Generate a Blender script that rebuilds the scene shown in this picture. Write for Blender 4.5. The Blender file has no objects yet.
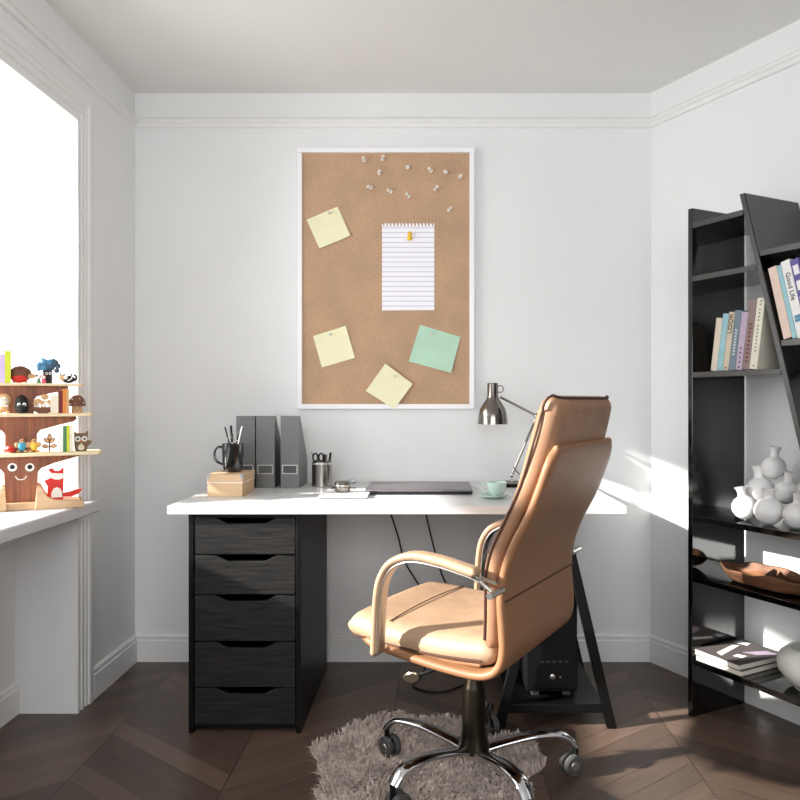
import bpy, math, random
from mathutils import Vector, Matrix
random.seed(7)
PI = math.pi
R = math.radians
COL = bpy.context.scene.collection
F, CX, CY, H = 760.0, 434.0, 400.0, 1.1      # lens in pixels, vanishing point, eye height

def X(px, Y): return (px - CX) * Y / F
def Z(py, Y): return H - (py - CY) * Y / F

# ------------------------------------------------------------------ materials
def newmat(name):
    m = bpy.data.materials.new(name); m.use_nodes = True
    nt = m.node_tree; b = nt.nodes['Principled BSDF']
    return m, nt, b
def N(nt, t, **kw):
    n = nt.nodes.new(t)
    for k, v in kw.items(): setattr(n, k, v)
    return n
def ramp(nt, stops):
    r = N(nt, 'ShaderNodeValToRGB'); e = r.color_ramp.elements
    while len(e) > 1: e.remove(e[-1])
    e[0].position = stops[0][0]; e[0].color = (*stops[0][1], 1)
    for p, c in stops[1:]:
        x = e.new(p); x.color = (*c, 1)
    return r
def lin(c):
    return tuple((x/255/12.92) if x/255 <= .04045 else ((x/255+.055)/1.055)**2.4 for x in c)
def mat(name, col, rough=.5, metal=0, var=.06, scale=30, bump=0, ior=1.5, coat=0, stretch=(1,1,1), bscale=None, sheen=0, trans=0):
    """plain colour with slight procedural variation; col is sRGB 0-255"""
    m, nt, b = newmat(name); c = lin(col)
    tc = N(nt, 'ShaderNodeTexCoord'); mp = N(nt, 'ShaderNodeMapping'); mp.inputs['Scale'].default_value = stretch
    nt.links.new(tc.outputs['Object'], mp.inputs['Vector'])
    no = N(nt, 'ShaderNodeTexNoise'); no.inputs['Scale'].default_value = scale; no.inputs['Detail'].default_value = 4
    nt.links.new(mp.outputs[0], no.inputs['Vector'])
    r = ramp(nt, [(.3, tuple(x*(1-var) for x in c)), (.7, tuple(min(1, x*(1+var)) for x in c))])
    nt.links.new(no.outputs['Fac'], r.inputs[0]); nt.links.new(r.outputs[0], b.inputs['Base Color'])
    b.inputs['Roughness'].default_value = rough; b.inputs['Metallic'].default_value = metal
    b.inputs['IOR'].default_value = ior
    b.inputs['Coat Weight'].default_value = coat
    b.inputs['Transmission Weight'].default_value = trans
    if sheen: b.inputs['Sheen Weight'].default_value = sheen
    if bump:
        n2 = no
        if bscale:
            n2 = N(nt, 'ShaderNodeTexNoise'); n2.inputs['Scale'].default_value = bscale; n2.inputs['Detail'].default_value = 6
            nt.links.new(mp.outputs[0], n2.inputs['Vector'])
        bp = N(nt, 'ShaderNodeBump'); bp.inputs['Strength'].default_value = bump; bp.inputs['Distance'].default_value = .004
        nt.links.new(n2.outputs['Fac'], bp.inputs['Height']); nt.links.new(bp.outputs[0], b.inputs['Normal'])
    return m
def wood(name, c1, c2, scale=6, stretch=(1, 12, 12), rough=.5, bump=.15, ior=1.5, detail=8):
    m, nt, b = newmat(name)
    tc = N(nt, 'ShaderNodeTexCoord'); mp = N(nt, 'ShaderNodeMapping'); mp.inputs['Scale'].default_value = stretch
    nt.links.new(tc.outputs['Object'], mp.inputs['Vector'])
    no = N(nt, 'ShaderNodeTexNoise'); no.inputs['Scale'].default_value = scale; no.inputs['Detail'].default_value = detail; no.inputs['Roughness'].default_value = .65
    nt.links.new(mp.outputs[0], no.inputs['Vector'])
    r = ramp(nt, [(.35, lin(c1)), (.65, lin(c2))])
    nt.links.new(no.outputs['Fac'], r.inputs[0]); nt.links.new(r.outputs[0], b.inputs['Base Color'])
    b.inputs['Roughness'].default_value = rough; b.inputs['IOR'].default_value = ior
    bp = N(nt, 'ShaderNodeBump'); bp.inputs['Strength'].default_value = bump; bp.inputs['Distance'].default_value = .002
    nt.links.new(no.outputs['Fac'], bp.inputs['Height']); nt.links.new(bp.outputs[0], b.inputs['Normal'])
    return m

M = {}
M['wall'] = mat('wall_paint', (229,230,230), .85, var=.012, scale=3, bump=.04, bscale=90)
M['ceiling'] = mat('ceiling_paint', (228,227,224), .9, var=.01, scale=3)
M['trim'] = mat('trim_paint', (229,229,228), .55, var=.01, scale=4)
M['sill'] = mat('sill_paint', (215,216,220), .35, var=.01, scale=4)
M['desk'] = mat('white_laminate', (212,214,214), .3, var=.008, scale=5)
M['black_wood'] = wood('black_brown_drawer_veneer', (2,2,2), (42,40,38), scale=6, stretch=(1.5,1,30), rough=.5, bump=.6, ior=1.38)
M['black_side'] = wood('black_brown_carcass', (5,5,5), (10,9,9), scale=5, stretch=(10,10,1), rough=.45, bump=.1, ior=1.3)
M['lacquer'] = mat('black_lacquer', (4,4,4), .08, var=.03, ior=1.8)
M['edge'] = mat('skylit_shelf_edge', (60,58,56), .3, var=.03, ior=1.7)  # lacquer colour lightened to carry the sky reflected on front edges
M['leather'] = mat('tan_leather', (164,135,108), .52, var=.12, scale=14, bump=.45, bscale=30)
M['leather_back'] = mat('tan_leather_back', (148,110,82), .5, var=.12, scale=14, bump=.45, bscale=30)
M['leather_shell'] = mat('tan_leather_shell', (140,98,66), .5, var=.04, scale=6, bump=.12, bscale=160)
M['piping'] = mat('brown_piping', (70,42,28), .8, var=.05)
M['alu'] = mat('brushed_aluminium', (200,198,194), .28, metal=1, var=.03)
M['chrome'] = mat('polished_chrome', (215,215,218), .08, metal=1, var=.01)
M['gunmetal'] = mat('gunmetal_lamp', (132,127,120), .14, metal=1, var=.02)
M['bronze'] = mat('bronze_column', (44,38,30), .32, metal=.9, var=.03)
M['black'] = mat('black_plastic', (9,9,10), .45, ior=1.35, var=.05)
M['blackmetal'] = mat('black_powder_steel', (8,8,8), .4, var=.05, ior=1.35)
M['rubber'] = mat('grey_rubber', (70,69,68), .6, var=.05)
M['cable'] = mat('black_cable', (18,16,15), .5)
M['white_frame'] = mat('white_frame', (240,239,242), .35, var=.005)
M['paper'] = mat('white_paper', (245,244,246), .8, var=.01)
M['yellow_note'] = mat('pale_yellow_note', (238,234,196), .85, var=.02, scale=12)
M['green_note'] = mat('pale_green_note', (180,216,192), .85, var=.06, scale=9)
M['kraft'] = mat('kraft_card', (204,172,136), .75, var=.04, stretch=(1,1,8))
M['kraft_side'] = M['kraft']
M['mug'] = mat('black_glaze', (14,14,14), .08, var=.02, ior=1.7)
M['file'] = mat('dark_grey_card', (74,74,73), .35, var=.03, scale=8, ior=1.9)
M['ceramic'] = mat('matt_white_ceramic', (232,231,230), .55, var=.02, scale=12)
M['mint'] = mat('mint_glaze', (190,214,206), .15, var=.02)
M['laptop'] = mat('laptop_aluminium', (128,122,124), .35, metal=.75, var=.01)
M['laptop_dark'] = mat('laptop_edge', (40,42,52), .35, metal=.5, var=.01)
M['darkwood'] = wood('driftwood', (52,32,20), (126,84,54), scale=5, stretch=(1,8,8), rough=.6)
M['grey_glass'] = mat('pale_glazed_bowl', (236,236,228), .3, var=.04, scale=5, ior=1.45)
M['radiator'] = mat('radiator_enamel', (225,223,220), .4, var=.01)
M['birch'] = wood('birch_ply', (222,200,160), (236,219,184), scale=5, stretch=(1,9,9), rough=.55, bump=.03)
M['walnut'] = wood('walnut_toy_board', (108,60,38), (156,94,60), scale=6, stretch=(12,12,1), rough=.5, bump=.03)
M['beech'] = wood('beech_feet', (196,158,118), (214,180,142), scale=5, stretch=(1,9,9), rough=.55, bump=.03)
M['mesh_metal'] = mat('polished_tin', (176,172,166), .18, metal=1, var=.1, scale=20)
M['brass'] = mat('dull_brass', (150,140,118), .3, metal=.9)
def simple(n, c, r=.5, **k): M[n] = mat(n, c, r, **k); return M[n]
for n, c in dict(toy_white=(245,243,238), toy_black=(18,17,18), toy_red=(214,48,36), toy_brown=(112,66,44), toy_tan=(206,164,118),
                 toy_blue=(82,134,168), toy_darkblue=(58,86,106), toy_yellow=(226,190,60), toy_lime=(206,214,50), toy_lilac=(206,184,222), toy_green=(74,130,84),
                 toy_cyan=(60,160,200), toy_pink=(224,96,120), toy_grey=(130,134,140), toy_orange=(220,130,50), toy_darkred=(110,28,24),
                 owl_brown=(120,92,64), cream=(232,222,200), bk_beige=(206,192,176), bk_blue=(140,182,190), bk_tan=(196,180,156), bk_slate=(106,122,132),
                 bk_lilac=(176,158,178), bk_taupe=(132,112,108), bk_cream=(214,208,192), bk_pink=(222,198,184), bk_aqua=(150,190,198), bk_white=(230,228,224),
                 bk_violet=(96,84,150), mag_top=(84,78,76), ink=(40,36,34), bk_text=(190,196,198), bk_darkred=(110,60,56), pages=(226,220,206), cloth_grey=(150,150,150)).items():
    simple(n, c, .6)
M['pin'] = mat('clear_pin', (236,228,216), .2, var=.02, ior=1.5, trans=.15)
M['yellow_pin'] = mat('yellow_pin', (240,196,40), .25, var=.03)
M['arm_grey'] = mat('lamp_arm_grey', (104,100,92), .45)
M['label_dark'] = mat('label_dark', (62,62,62), .4)

def lined_paper():
    m, nt, b = newmat('lined_paper')
    tc = N(nt, 'ShaderNodeTexCoord'); sx = N(nt, 'ShaderNodeSeparateXYZ'); nt.links.new(tc.outputs['Object'], sx.inputs[0])
    d = N(nt, 'ShaderNodeMath', operation='DIVIDE'); d.inputs[1].default_value = .0205; nt.links.new(sx.outputs['Z'], d.inputs[0])
    a = N(nt, 'ShaderNodeMath', operation='ADD'); a.inputs[1].default_value = 100.0; nt.links.new(d.outputs[0], a.inputs[0])
    f = N(nt, 'ShaderNodeMath', operation='FRACT'); nt.links.new(a.outputs[0], f.inputs[0])
    r = ramp(nt, [(0, lin((190,190,208))), (.1, lin((190,190,208))), (.18, lin((244,243,250))), (1, lin((244,243,250)))])
    nt.links.new(f.outputs[0], r.inputs[0]); nt.links.new(r.outputs[0], b.inputs['Base Color']); b.inputs['Roughness'].default_value = .8
    return m
M['lined'] = lined_paper()

def cork():
    m, nt, b = newmat('cork')
    tc = N(nt, 'ShaderNodeTexCoord')
    a = N(nt, 'ShaderNodeTexNoise'); a.inputs['Scale'].default_value = 170; a.inputs['Detail'].default_value = 6; a.inputs['Roughness'].default_value = .75
    c = N(nt, 'ShaderNodeTexNoise'); c.inputs['Scale'].default_value = 7; c.inputs['Detail'].default_value = 4
    for n in (a, c): nt.links.new(tc.outputs['Object'], n.inputs['Vector'])
    r = ramp(nt, [(.28, lin((150,116,88))), (.45, lin((186,152,122))), (.6, lin((198,166,136))), (.75, lin((212,182,152)))])
    r2 = ramp(nt, [(.3, (.86,.86,.86)), (.7, (1.05,1.03,1.0))])
    mx = N(nt, 'ShaderNodeMixRGB', blend_type='MULTIPLY'); mx.inputs[0].default_value = 1
    nt.links.new(a.outputs['Fac'], r.inputs[0]); nt.links.new(c.outputs['Fac'], r2.inputs[0])
    nt.links.new(r.outputs[0], mx.inputs[1]); nt.links.new(r2.outputs[0], mx.inputs[2]); nt.links.new(mx.outputs[0], b.inputs['Base Color'])
    b.inputs['Roughness'].default_value = .9
    bp = N(nt, 'ShaderNodeBump'); bp.inputs['Strength'].default_value = .4; bp.inputs['Distance'].default_value = .001
    nt.links.new(a.outputs['Fac'], bp.inputs['Height']); nt.links.new(bp.outputs[0], b.inputs['Normal'])
    return m
M['cork'] = cork()

def chevron_floor():
    m, nt, b = newmat('chevron_parquet'); L = nt.links.new
    tc = N(nt, 'ShaderNodeTexCoord'); s = N(nt, 'ShaderNodeSeparateXYZ'); L(tc.outputs['Object'], s.inputs[0])
    def mth(op, a, v=None):
        n = N(nt, 'ShaderNodeMath', operation=op)
        if isinstance(a, (int, float)): n.inputs[0].default_value = a
        else: L(a, n.inputs[0])
        if v is not None:
            if isinstance(v, (int, float)): n.inputs[1].default_value = v
            else: L(v, n.inputs[1])
        return n.outputs[0]
    W_, P = .46, .1
    xo = mth('ADD', s.outputs['X'], 1.06 + 20*W_)
    tri = mth('PINGPONG', xo, W_)
    v = mth('ADD', s.outputs['Y'], mth('MULTIPLY', tri, .8)); v = mth('DIVIDE', mth('ADD', v, 50), P)
    vi = mth('FLOOR', v); vf = mth('FRACT', v); ci = mth('FLOOR', mth('DIVIDE', xo, W_)); cf = mth('FRACT', mth('DIVIDE', xo, W_))
    cmb = N(nt, 'ShaderNodeCombineXYZ'); L(vi, cmb.inputs[0]); L(ci, cmb.inputs[1])
    wn = N(nt, 'ShaderNodeTexWhiteNoise'); L(cmb.outputs[0], wn.inputs['Vector'])
    cmb2 = N(nt, 'ShaderNodeCombineXYZ'); L(mth('MULTIPLY', tri, 4), cmb2.inputs[0]); L(mth('MULTIPLY', v, 5), cmb2.inputs[1]); L(ci, cmb2.inputs[2])
    gn = N(nt, 'ShaderNodeTexNoise'); gn.inputs['Scale'].default_value = 2.2; gn.inputs['Detail'].default_value = 6; L(cmb2.outputs[0], gn.inputs['Vector'])
    f = mth('ADD', mth('MULTIPLY', wn.outputs['Value'], .45), mth('MULTIPLY', gn.outputs['Fac'], .6))
    r = ramp(nt, [(.15, lin((62,50,43))), (.5, lin((90,73,62))), (.9, lin((116,96,82)))]); L(f, r.inputs[0])
    g1 = mth('LESS_THAN', vf, .03); g2 = mth('LESS_THAN', cf, .007)
    g = mth('MAXIMUM', g1, g2)
    mx = N(nt, 'ShaderNodeMixRGB'); L(g, mx.inputs[0]); L(r.outputs[0], mx.inputs[1]); mx.inputs[2].default_value = (*lin((40,30,26)), 1)
    L(mx.outputs[0], b.inputs['Base Color']); b.inputs['Roughness'].default_value = .38
    bp = N(nt, 'ShaderNodeBump'); bp.inputs['Strength'].default_value = .3; bp.inputs['Distance'].default_value = .002; bp.invert = True
    L(g, bp.inputs['Height']); L(bp.outputs[0], b.inputs['Normal'])
    return m
M['floor'] = chevron_floor()

def fur():
    m = mat('grey_fur', (205,190,180), .9, var=.25, scale=22); return m
M['fur'] = fur()

def pane():
    m, nt, b = newmat('window_glass'); nt.nodes.remove(b)
    t = N(nt, 'ShaderNodeBsdfTransparent'); g = N(nt, 'ShaderNodeBsdfGlossy'); g.inputs['Roughness'].default_value = .02
    mx = N(nt, 'ShaderNodeMixShader'); fr = N(nt, 'ShaderNodeFresnel'); fr.inputs['IOR'].default_value = 1.2
    nt.links.new(fr.outputs[0], mx.inputs[0]); nt.links.new(t.outputs[0], mx.inputs[1]); nt.links.new(g.outputs[0], mx.inputs[2])
    nt.links.new(mx.outputs[0], nt.nodes['Material Output'].inputs[0]); return m
M['glass'] = pane()

# ------------------------------------------------------------------ mesh helpers
def catmull(pts, n=4):
    P = [Vector(p) for p in pts]
    if len(P) < 3: return P
    out = []
    for i in range(len(P)-1):
        p0 = P[i-1] if i > 0 else P[i]*2 - P[i+1]
        p1, p2 = P[i], P[i+1]
        p3 = P[i+2] if i+2 < len(P) else P[i+1]*2 - P[i]
        for k in range(n):
            t = k/n
            out.append(.5*((2*p1) + (p2-p0)*t + (2*p0-5*p1+4*p2-p3)*t*t + (3*p1-p0-3*p2+p3)*t**3))
    out.append(P[-1]); return out

class MB:
    def __init__(s): s.v = []; s.f = []
    def add(s, vs, fs, mtx=None):
        b = len(s.v)
        s.v += [tuple(mtx @ Vector(v)) if mtx else tuple(v) for v in vs]
        s.f += [tuple(b+i for i in f) for f in fs]
        return s
    def box(s, lo, hi, mtx=None):
        (a, b, c), (d, e, f) = lo, hi
        vs = [(a,b,c),(d,b,c),(d,e,c),(a,e,c),(a,b,f),(d,b,f),(d,e,f),(a,e,f)]
        return s.add(vs, [(0,3,2,1),(4,5,6,7),(0,1,5,4),(1,2,6,5),(2,3,7,6),(3,0,4,7)], mtx)
    def prism(s, poly, d0, d1, axis='y', mtx=None):
        """poly in the plane across axis, extruded from d0 to d1"""
        n = len(poly)
        if axis == 'y': g = lambda p, d: (p[0], d, p[1])
        elif axis == 'z': g = lambda p, d: (p[0], p[1], d)
        else: g = lambda p, d: (d, p[0], p[1])
        vs = [g(p, d0) for p in poly] + [g(p, d1) for p in poly]
        fs = [tuple(range(n)), tuple(range(2*n-1, n-1, -1))] + [(i, n+i, n+(i+1) % n, (i+1) % n) for i in range(n)]
        return s.add(vs, fs, mtx)
    def lathe(s, prof, c=(0,0,0), n=32, mtx=None, sx=1, sy=1):
        vs, fs = [], []
        for r, z in prof:
            for k in range(n):
                a = 2*PI*k/n; vs.append((c[0]+r*math.cos(a)*sx, c[1]+r*math.sin(a)*sy, c[2]+z))
        for i in range(len(prof)-1):
            for k in range(n):
                k2 = (k+1) % n; fs.append((i*n+k, i*n+k2, (i+1)*n+k2, (i+1)*n+k))
        if prof[0][0] > 1e-4: fs.append(tuple(range(n-1, -1, -1)))
        if prof[-1][0] > 1e-4: fs.append(tuple((len(prof)-1)*n+k for k in range(n)))
        return s.add(vs, fs, mtx)
    def ball(s, c, r, n=16, mtx=None, sc=(1,1,1)):
        pr = [(max(r*math.sin(PI*i/(n//2)), 1e-5), -r*math.cos(PI*i/(n//2))) for i in range(n//2+1)]
        m2 = Matrix.Translation(c) @ Matrix.Diagonal((*sc, 1))
        return s.lathe(pr, n=n, mtx=(mtx @ m2) if mtx else m2)
    def tube(s, pts, r, n=10, cap=True, smooth=0, flat=1.0, up=None):
        P = catmull(pts, smooth) if smooth else [Vector(p) for p in pts]
        rs = r if isinstance(r, (list, tuple)) else [r]*len(P)
        if len(rs) != len(P): rs = [rs[0] + (rs[-1]-rs[0])*i/(len(P)-1) for i in range(len(P))]
        vs, fs = [], []
        t0 = (P[1]-P[0]).normalized(); u = Vector(up) if up else (Vector((0,0,1)) if abs(t0.z) < .9 else Vector((1,0,0)))
        for i, p in enumerate(P):
            t = (P[min(i+1, len(P)-1)] - P[max(i-1, 0)]).normalized()
            a = t.cross(u).normalized(); b = a.cross(t).normalized()
            if not up: u = b
            for k in range(n):
                an = 2*PI*k/n; vs.append(p + a*math.cos(an)*rs[i] + b*math.sin(an)*rs[i]*flat)
        for i in range(len(P)-1):
            for k in range(n):
                k2 = (k+1) % n; fs.append((i*n+k, i*n+k2, (i+1)*n+k2, (i+1)*n+k))
        if cap: fs += [tuple(range(n-1, -1, -1)), tuple((len(P)-1)*n+k for k in range(n))]
        return s.add(vs, fs)
    def pad(s, path, w, t, y0=0, bulge=0, res=3, endr=True, m=9, crown=0):
        """padded slab: centre path of (u, z) points, width w(s) across y, thickness t(s)"""
        P = [Vector((p[0], 0, p[1])) for p in path]; P = catmull(P, res)
        n = len(P)
        ln = [0]
        for i in range(1, n): ln.append(ln[-1] + (P[i]-P[i-1]).length)
        T = ln[-1]; loops = []
        wf = w if callable(w) else (lambda q: w); tf = t if callable(t) else (lambda q: t)
        seq = []
        for i in range(n):
            seq.append((P[i], (P[min(i+1, n-1)]-P[max(i-1, 0)]).normalized(), ln[i]/T, 1.0))
        if endr:
            def end(i, sg):
                o = []
                p, d, q, _ = seq[i]; r = tf(q)/2
                for k in range(1, 5):
                    a = k*PI/8; o.append((p + d*sg*r*math.sin(a), d, q, max(math.cos(a), .02)))
                return o
            seq = end(0, -1)[::-1] + seq + end(n-1, 1)
        for p, d, q, k in seq:
            nn = Vector((-d.z, 0, d.x)); W2 = wf(q)/2; tt = tf(q)/2*k; lo = []
            r = min(tf(q)/2, W2); W2 -= r*(1-k)*.35
            fl = [W2 - r - (2*(W2-r))*j/m for j in range(m+1)]
            for y in fl: lo.append((y, tt*(1 + bulge*(1-(y/W2)**2)) + crown*(1-(y/W2)**2)))
            for j in range(1, 6):
                a = PI*j/6; lo.append((-(W2-r) - r*math.sin(a), tt*math.cos(a)))
            for y in fl[::-1]: lo.append((y, -tt + crown*(1-(y/W2)**2)))
            for j in range(1, 6):
                a = PI*j/6; lo.append(((W2-r) + r*math.sin(a), -tt*math.cos(a)))
            loops.append([p + nn*h + Vector((0, y0+y, 0)) for y, h in lo])
        c = len(loops[0]); vs = [v for l in loops for v in l]; fs = []
        for i in range(len(loops)-1):
            for k in range(c):
                k2 = (k+1) % c; fs.append((i*c+k, (i+1)*c+k, (i+1)*c+k2, i*c+k2))
        fs += [tuple(range(c)), tuple(len(vs)-1-k for k in range(c))]
        return s.add(vs, fs)
    def build(s, name, m, parent=None, bevel=0, sub=0, angle=35, loc=None, rz=0, seg=2):
        me = bpy.data.meshes.new(name); me.from_pydata(s.v, [], s.f); me.update()
        import bmesh
        bm = bmesh.new(); bm.from_mesh(me); bmesh.ops.recalc_face_normals(bm, faces=bm.faces); bm.to_mesh(me); bm.free()
        me.materials.append(m if not isinstance(m, str) else M[m])
        for p in me.polygons: p.use_smooth = True
        me.set_sharp_from_angle(angle=R(angle))
        o = bpy.data.objects.new(name, me); COL.objects.link(o)
        if parent: o.parent = parent
        if loc: o.location = loc
        if rz: o.rotation_euler = (0, 0, rz)
        if bevel:
            b = o.modifiers.new('bevel', 'BEVEL'); b.width = bevel; b.segments = seg; b.limit_method = 'ANGLE'; b.angle_limit = R(40)
            b.harden_normals = False
        if sub:
            b = o.modifiers.new('sub', 'SUBSURF'); b.levels = sub; b.render_levels = sub
        return o

def tag(o, label, cat, group=None):
    o['label'] = label; o['category'] = cat
    if group: o['group'] = group
    return o
def thing(name, label, cat, loc=(0,0,0), rz=0, group=None):
    o = bpy.data.objects.new(name, None); COL.objects.link(o); o.empty_display_size = .05
    o.location = loc; o.rotation_euler = (0, 0, rz)
    return tag(o, label, cat, group)
def struct(name, mb, m, **k):
    o = mb.build(name, m, **k); o['kind'] = 'structure'; return o
def copy_tree(o, parent=None):
    c = o.copy(); COL.objects.link(c)
    if parent: c.parent = parent
    for ch in list(o.children): copy_tree(ch, c)
    return c
def text(name, body, size, m, parent, mtx, ext=.0006):
    cu = bpy.data.curves.new(name, 'FONT'); cu.body = body; cu.size = size; cu.extrude = ext; cu.align_x = 'CENTER'; cu.align_y = 'CENTER'
    t = bpy.data.objects.new(name, cu); COL.objects.link(t)
    dg = bpy.context.evaluated_depsgraph_get(); me = bpy.data.meshes.new_from_object(t.evaluated_get(dg))
    bpy.data.objects.remove(t); me.transform(mtx); me.materials.clear(); me.materials.append(M[m])
    o = bpy.data.objects.new(name, me); COL.objects.link(o)
    if parent: o.parent = parent
    return o
def rot(ax, d): return Matrix.Rotation(R(d), 4, ax)
def tr(*p): return Matrix.Translation(p)

# ------------------------------------------------------------------ room
BW = 3.207                      # back wall
LX = -1.262                     # left wall face
CZ = 2.395
YN = -1.1                        # near end of the walls
WY0, WY1, WZ0, WZ1 = 1.15, 2.665, .742, 2.082
GX = -1.78                      # window plane
VX0, VX1, VZ0, VZ1 = -1.24, 1.35, .85, 2.33            # unseen window behind the camera, added and sized for fill light
struct('floor', MB().box((-2.4, YN, -.1), (3.6, BW+.2, 0)), 'floor')
struct('ceiling', MB().box((-2.4, YN, CZ), (3.6, BW+.2, CZ+.1)), 'ceiling')
struct('wall_back', MB().box((-2.4, BW, 0), (1.2, BW+.15, CZ)), 'wall')
wl = MB()
wl.box((-1.95, WY1, 0), (LX, BW, CZ)); wl.box((-1.95, YN, 0), (LX, WY0, CZ))
wl.box((-1.95, WY0, WZ1), (LX, WY1, CZ)); wl.box((-1.95, WY0, 0), (-1.47, WY1, .70))
struct('wall_left', wl, 'wall')
wr = MB()
wr.box((-2.4, YN-.15, 0), (VX0, YN, CZ)).box((VX1, YN-.15, 0), (3.6, YN, CZ)).box((VX0, YN-.15, 0), (VX1, YN, VZ0)).box((VX0, YN-.15, VZ1), (VX1, YN, CZ))
struct('wall_rear', wr, 'wall')
# splayed right wall
WD = Vector((.468, -.8837, 0)); WN = Vector((.8837, .468, 0)); RC = Vector((.916, BW, 0))
def rw(t, d, z): return RC + WD*t + WN*d + Vector((0, 0, z))
def rwbox(mb, t0, t1, d0, d1, z0, z1):
    q = [rw(t0,d0,z0), rw(t1,d0,z0), rw(t1,d1,z0), rw(t0,d1,z0), rw(t0,d0,z1), rw(t1,d0,z1), rw(t1,d1,z1), rw(t0,d1,z1)]
    mb.add(q, [(0,3,2,1),(4,5,6,7),(0,1,5,4),(1,2,6,5),(2,3,7,6),(3,0,4,7)])
RL = 4.85
w = MB(); rwbox(w, 0, RL, 0, .15, 0, CZ); struct('wall_right', w, 'wall')
# mouldings: profile of (depth, height)
base_prof = [(0,0),(.016,0),(.016,.088),(.011,.092),(.011,.101),(.014,.104),(.010,.110),(.004,.113),(0,.113)]
rail_prof = [(0,2.246),(.010,2.248),(.014,2.256),(.014,2.263),(.022,2.268),(.024,2.277),(.012,2.283),(.006,2.292),(0,2.294)]
def run(prof, p0, p1, nrm):
    mb = MB(); n = len(prof); p0 = Vector(p0); p1 = Vector(p1); nrm = Vector(nrm)
    vs = [p0 + nrm*d + Vector((0,0,z)) for d, z in prof] + [p1 + nrm*d + Vector((0,0,z)) for d, z in prof]
    mb.add(vs, [tuple(range(n)), tuple(range(2*n-1, n-1, -1))] + [(i, n+i, n+(i+1)%n, (i+1)%n) for i in range(n)])
    return mb
ri = lambda d: (-.8837, -.468, 0)
struct('baseboard_back', run(base_prof, (LX, BW, 0), (RC.x, BW, 0), (0,-1,0)), 'trim', angle=25)
struct('baseboard_left', run(base_prof, (LX, WY1+.125, 0), (LX, BW, 0), (1,0,0)), 'trim', angle=25)
struct('baseboard_recess', run(base_prof, (-1.47, WY0, 0), (-1.47, WY1, 0), (1,0,0)), 'trim', angle=25)
struct('baseboard_right', run(base_prof, RC, rw(RL,0,0), ri(0)), 'trim', angle=25)
struct('trim_1', run(rail_prof, (LX, BW, 0), (RC.x, BW, 0), (0,-1,0)), 'trim', angle=25)
struct('trim_2', run(rail_prof, (LX, YN, 0), (LX, BW, 0), (1,0,0)), 'trim', angle=25)
struct('trim_3', run(rail_prof, RC, rw(RL,0,0), ri(0)), 'trim', angle=25)
# fluted architrave round the window recess
arch = [(0,0),(.014,0),(.014,.012),(.008,.016),(.008,.03),(.013,.034),(.013,.044),(.007,.048),(.007,.062),(.012,.066),(.012,.078),(.018,.084),(.020,.100),(.016,.118),(0,.120)]
def arch_v(y0, sg, z0, z1):
    n = len(arch); vs = [(LX+d, y0+sg*w_, z0) for d, w_ in arch] + [(LX+d, y0+sg*w_, z1+w_) for d, w_ in arch]
    return MB().add(vs, [tuple(range(n)), tuple(range(2*n-1, n-1, -1))] + [(i, n+i, n+(i+1)%n, (i+1)%n) for i in range(n)])
struct('trim_4', arch_v(WY1, 1, 0, WZ1), 'trim', angle=20)
struct('trim_5', arch_v(WY0, -1, 0, WZ1), 'trim', angle=20)
n = len(arch); vs = [(LX+d, WY0-w_, WZ1+w_) for d, w_ in arch] + [(LX+d, WY1+w_, WZ1+w_) for d, w_ in arch]
struct('trim_6', MB().add(vs, [tuple(range(n)), tuple(range(2*n-1, n-1, -1))] + [(i, n+i, n+(i+1)%n, (i+1)%n) for i in range(n)]), 'trim', angle=20)
struct('trim_7', MB().prism([(-1.80,WY0+.002),(LX,WY0+.002),(LX,WY0-.05),(-1.194,WY0-.05),(-1.194,WY1+.055),(LX+.0,WY1+.055),(LX,WY1-.002),(-1.80,WY1-.002)], .700, .742, 'z'), 'sill', bevel=.006)
# casement window
wf = MB()
for a, b in (((GX-.06,WY0,WZ0),(GX,WY0+.06,WZ1)), ((GX-.06,WY1-.06,WZ0),(GX,WY1,WZ1)), ((GX-.06,WY0+.06,WZ0),(GX,WY1-.06,WZ0+.06)), ((GX-.06,WY0+.06,WZ1-.018),(GX,WY1-.06,WZ1)), ((GX-.07,WY0+.06,1.58),(GX+.005,WY1-.06,1.72))):  # last box: unseen thick transom added to keep sun off the low shelves
    wf.box(a, b)
wo = struct('window_1', wf, 'trim', bevel=.004)
MB().box((GX-.035, WY0+.055, WZ0+.055), (GX-.030, WY1-.055, WZ1-.012)).build('window_pane', 'glass', wo)
wf = MB(); yo = YN-.12  # added rear window, out of view, lets in the soft frontal fill
for a, b in (((VX0,yo,VZ0),(VX0+.05,yo+.05,VZ1)), ((VX1-.05,yo,VZ0),(VX1,yo+.05,VZ1)), ((VX0+.05,yo,VZ0),(VX1-.05,yo+.05,VZ0+.06)), ((VX0+.05,yo,VZ1-.05),(VX1-.05,yo+.05,VZ1)), ((.03,yo,VZ0+.06),(.08,yo+.05,VZ1-.05))):
    wf.box(a, b)
wo = struct('fill_window', wf, 'trim', bevel=.004)
for a, b in ((VX0+.045, .035), (.075, VX1-.045)):
    MB().box((a, yo+.02, VZ0+.055), (b, yo+.025, VZ1-.045)).build('window_pane', 'glass', wo)
def portal(loc, w_, h_, dr):
    l = bpy.data.lights.new('window_daylight', 'AREA'); l.shape = 'RECTANGLE'; l.size, l.size_y = w_, h_; l.cycles.is_portal = True
    o = bpy.data.objects.new('window_daylight', l); COL.objects.link(o); o.location = loc
    o.rotation_euler = Vector(dr).to_track_quat('-Z','Y').to_euler()
portal((GX-.08, (WY0+WY1)/2, (WZ0+WZ1)/2), WY1-WY0, WZ1-WZ0, (1,0,0))
portal(((VX0+VX1)/2, YN-.14, (VZ0+VZ1)/2), VX1-VX0, VZ1-VZ0, (0,1,0))

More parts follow.
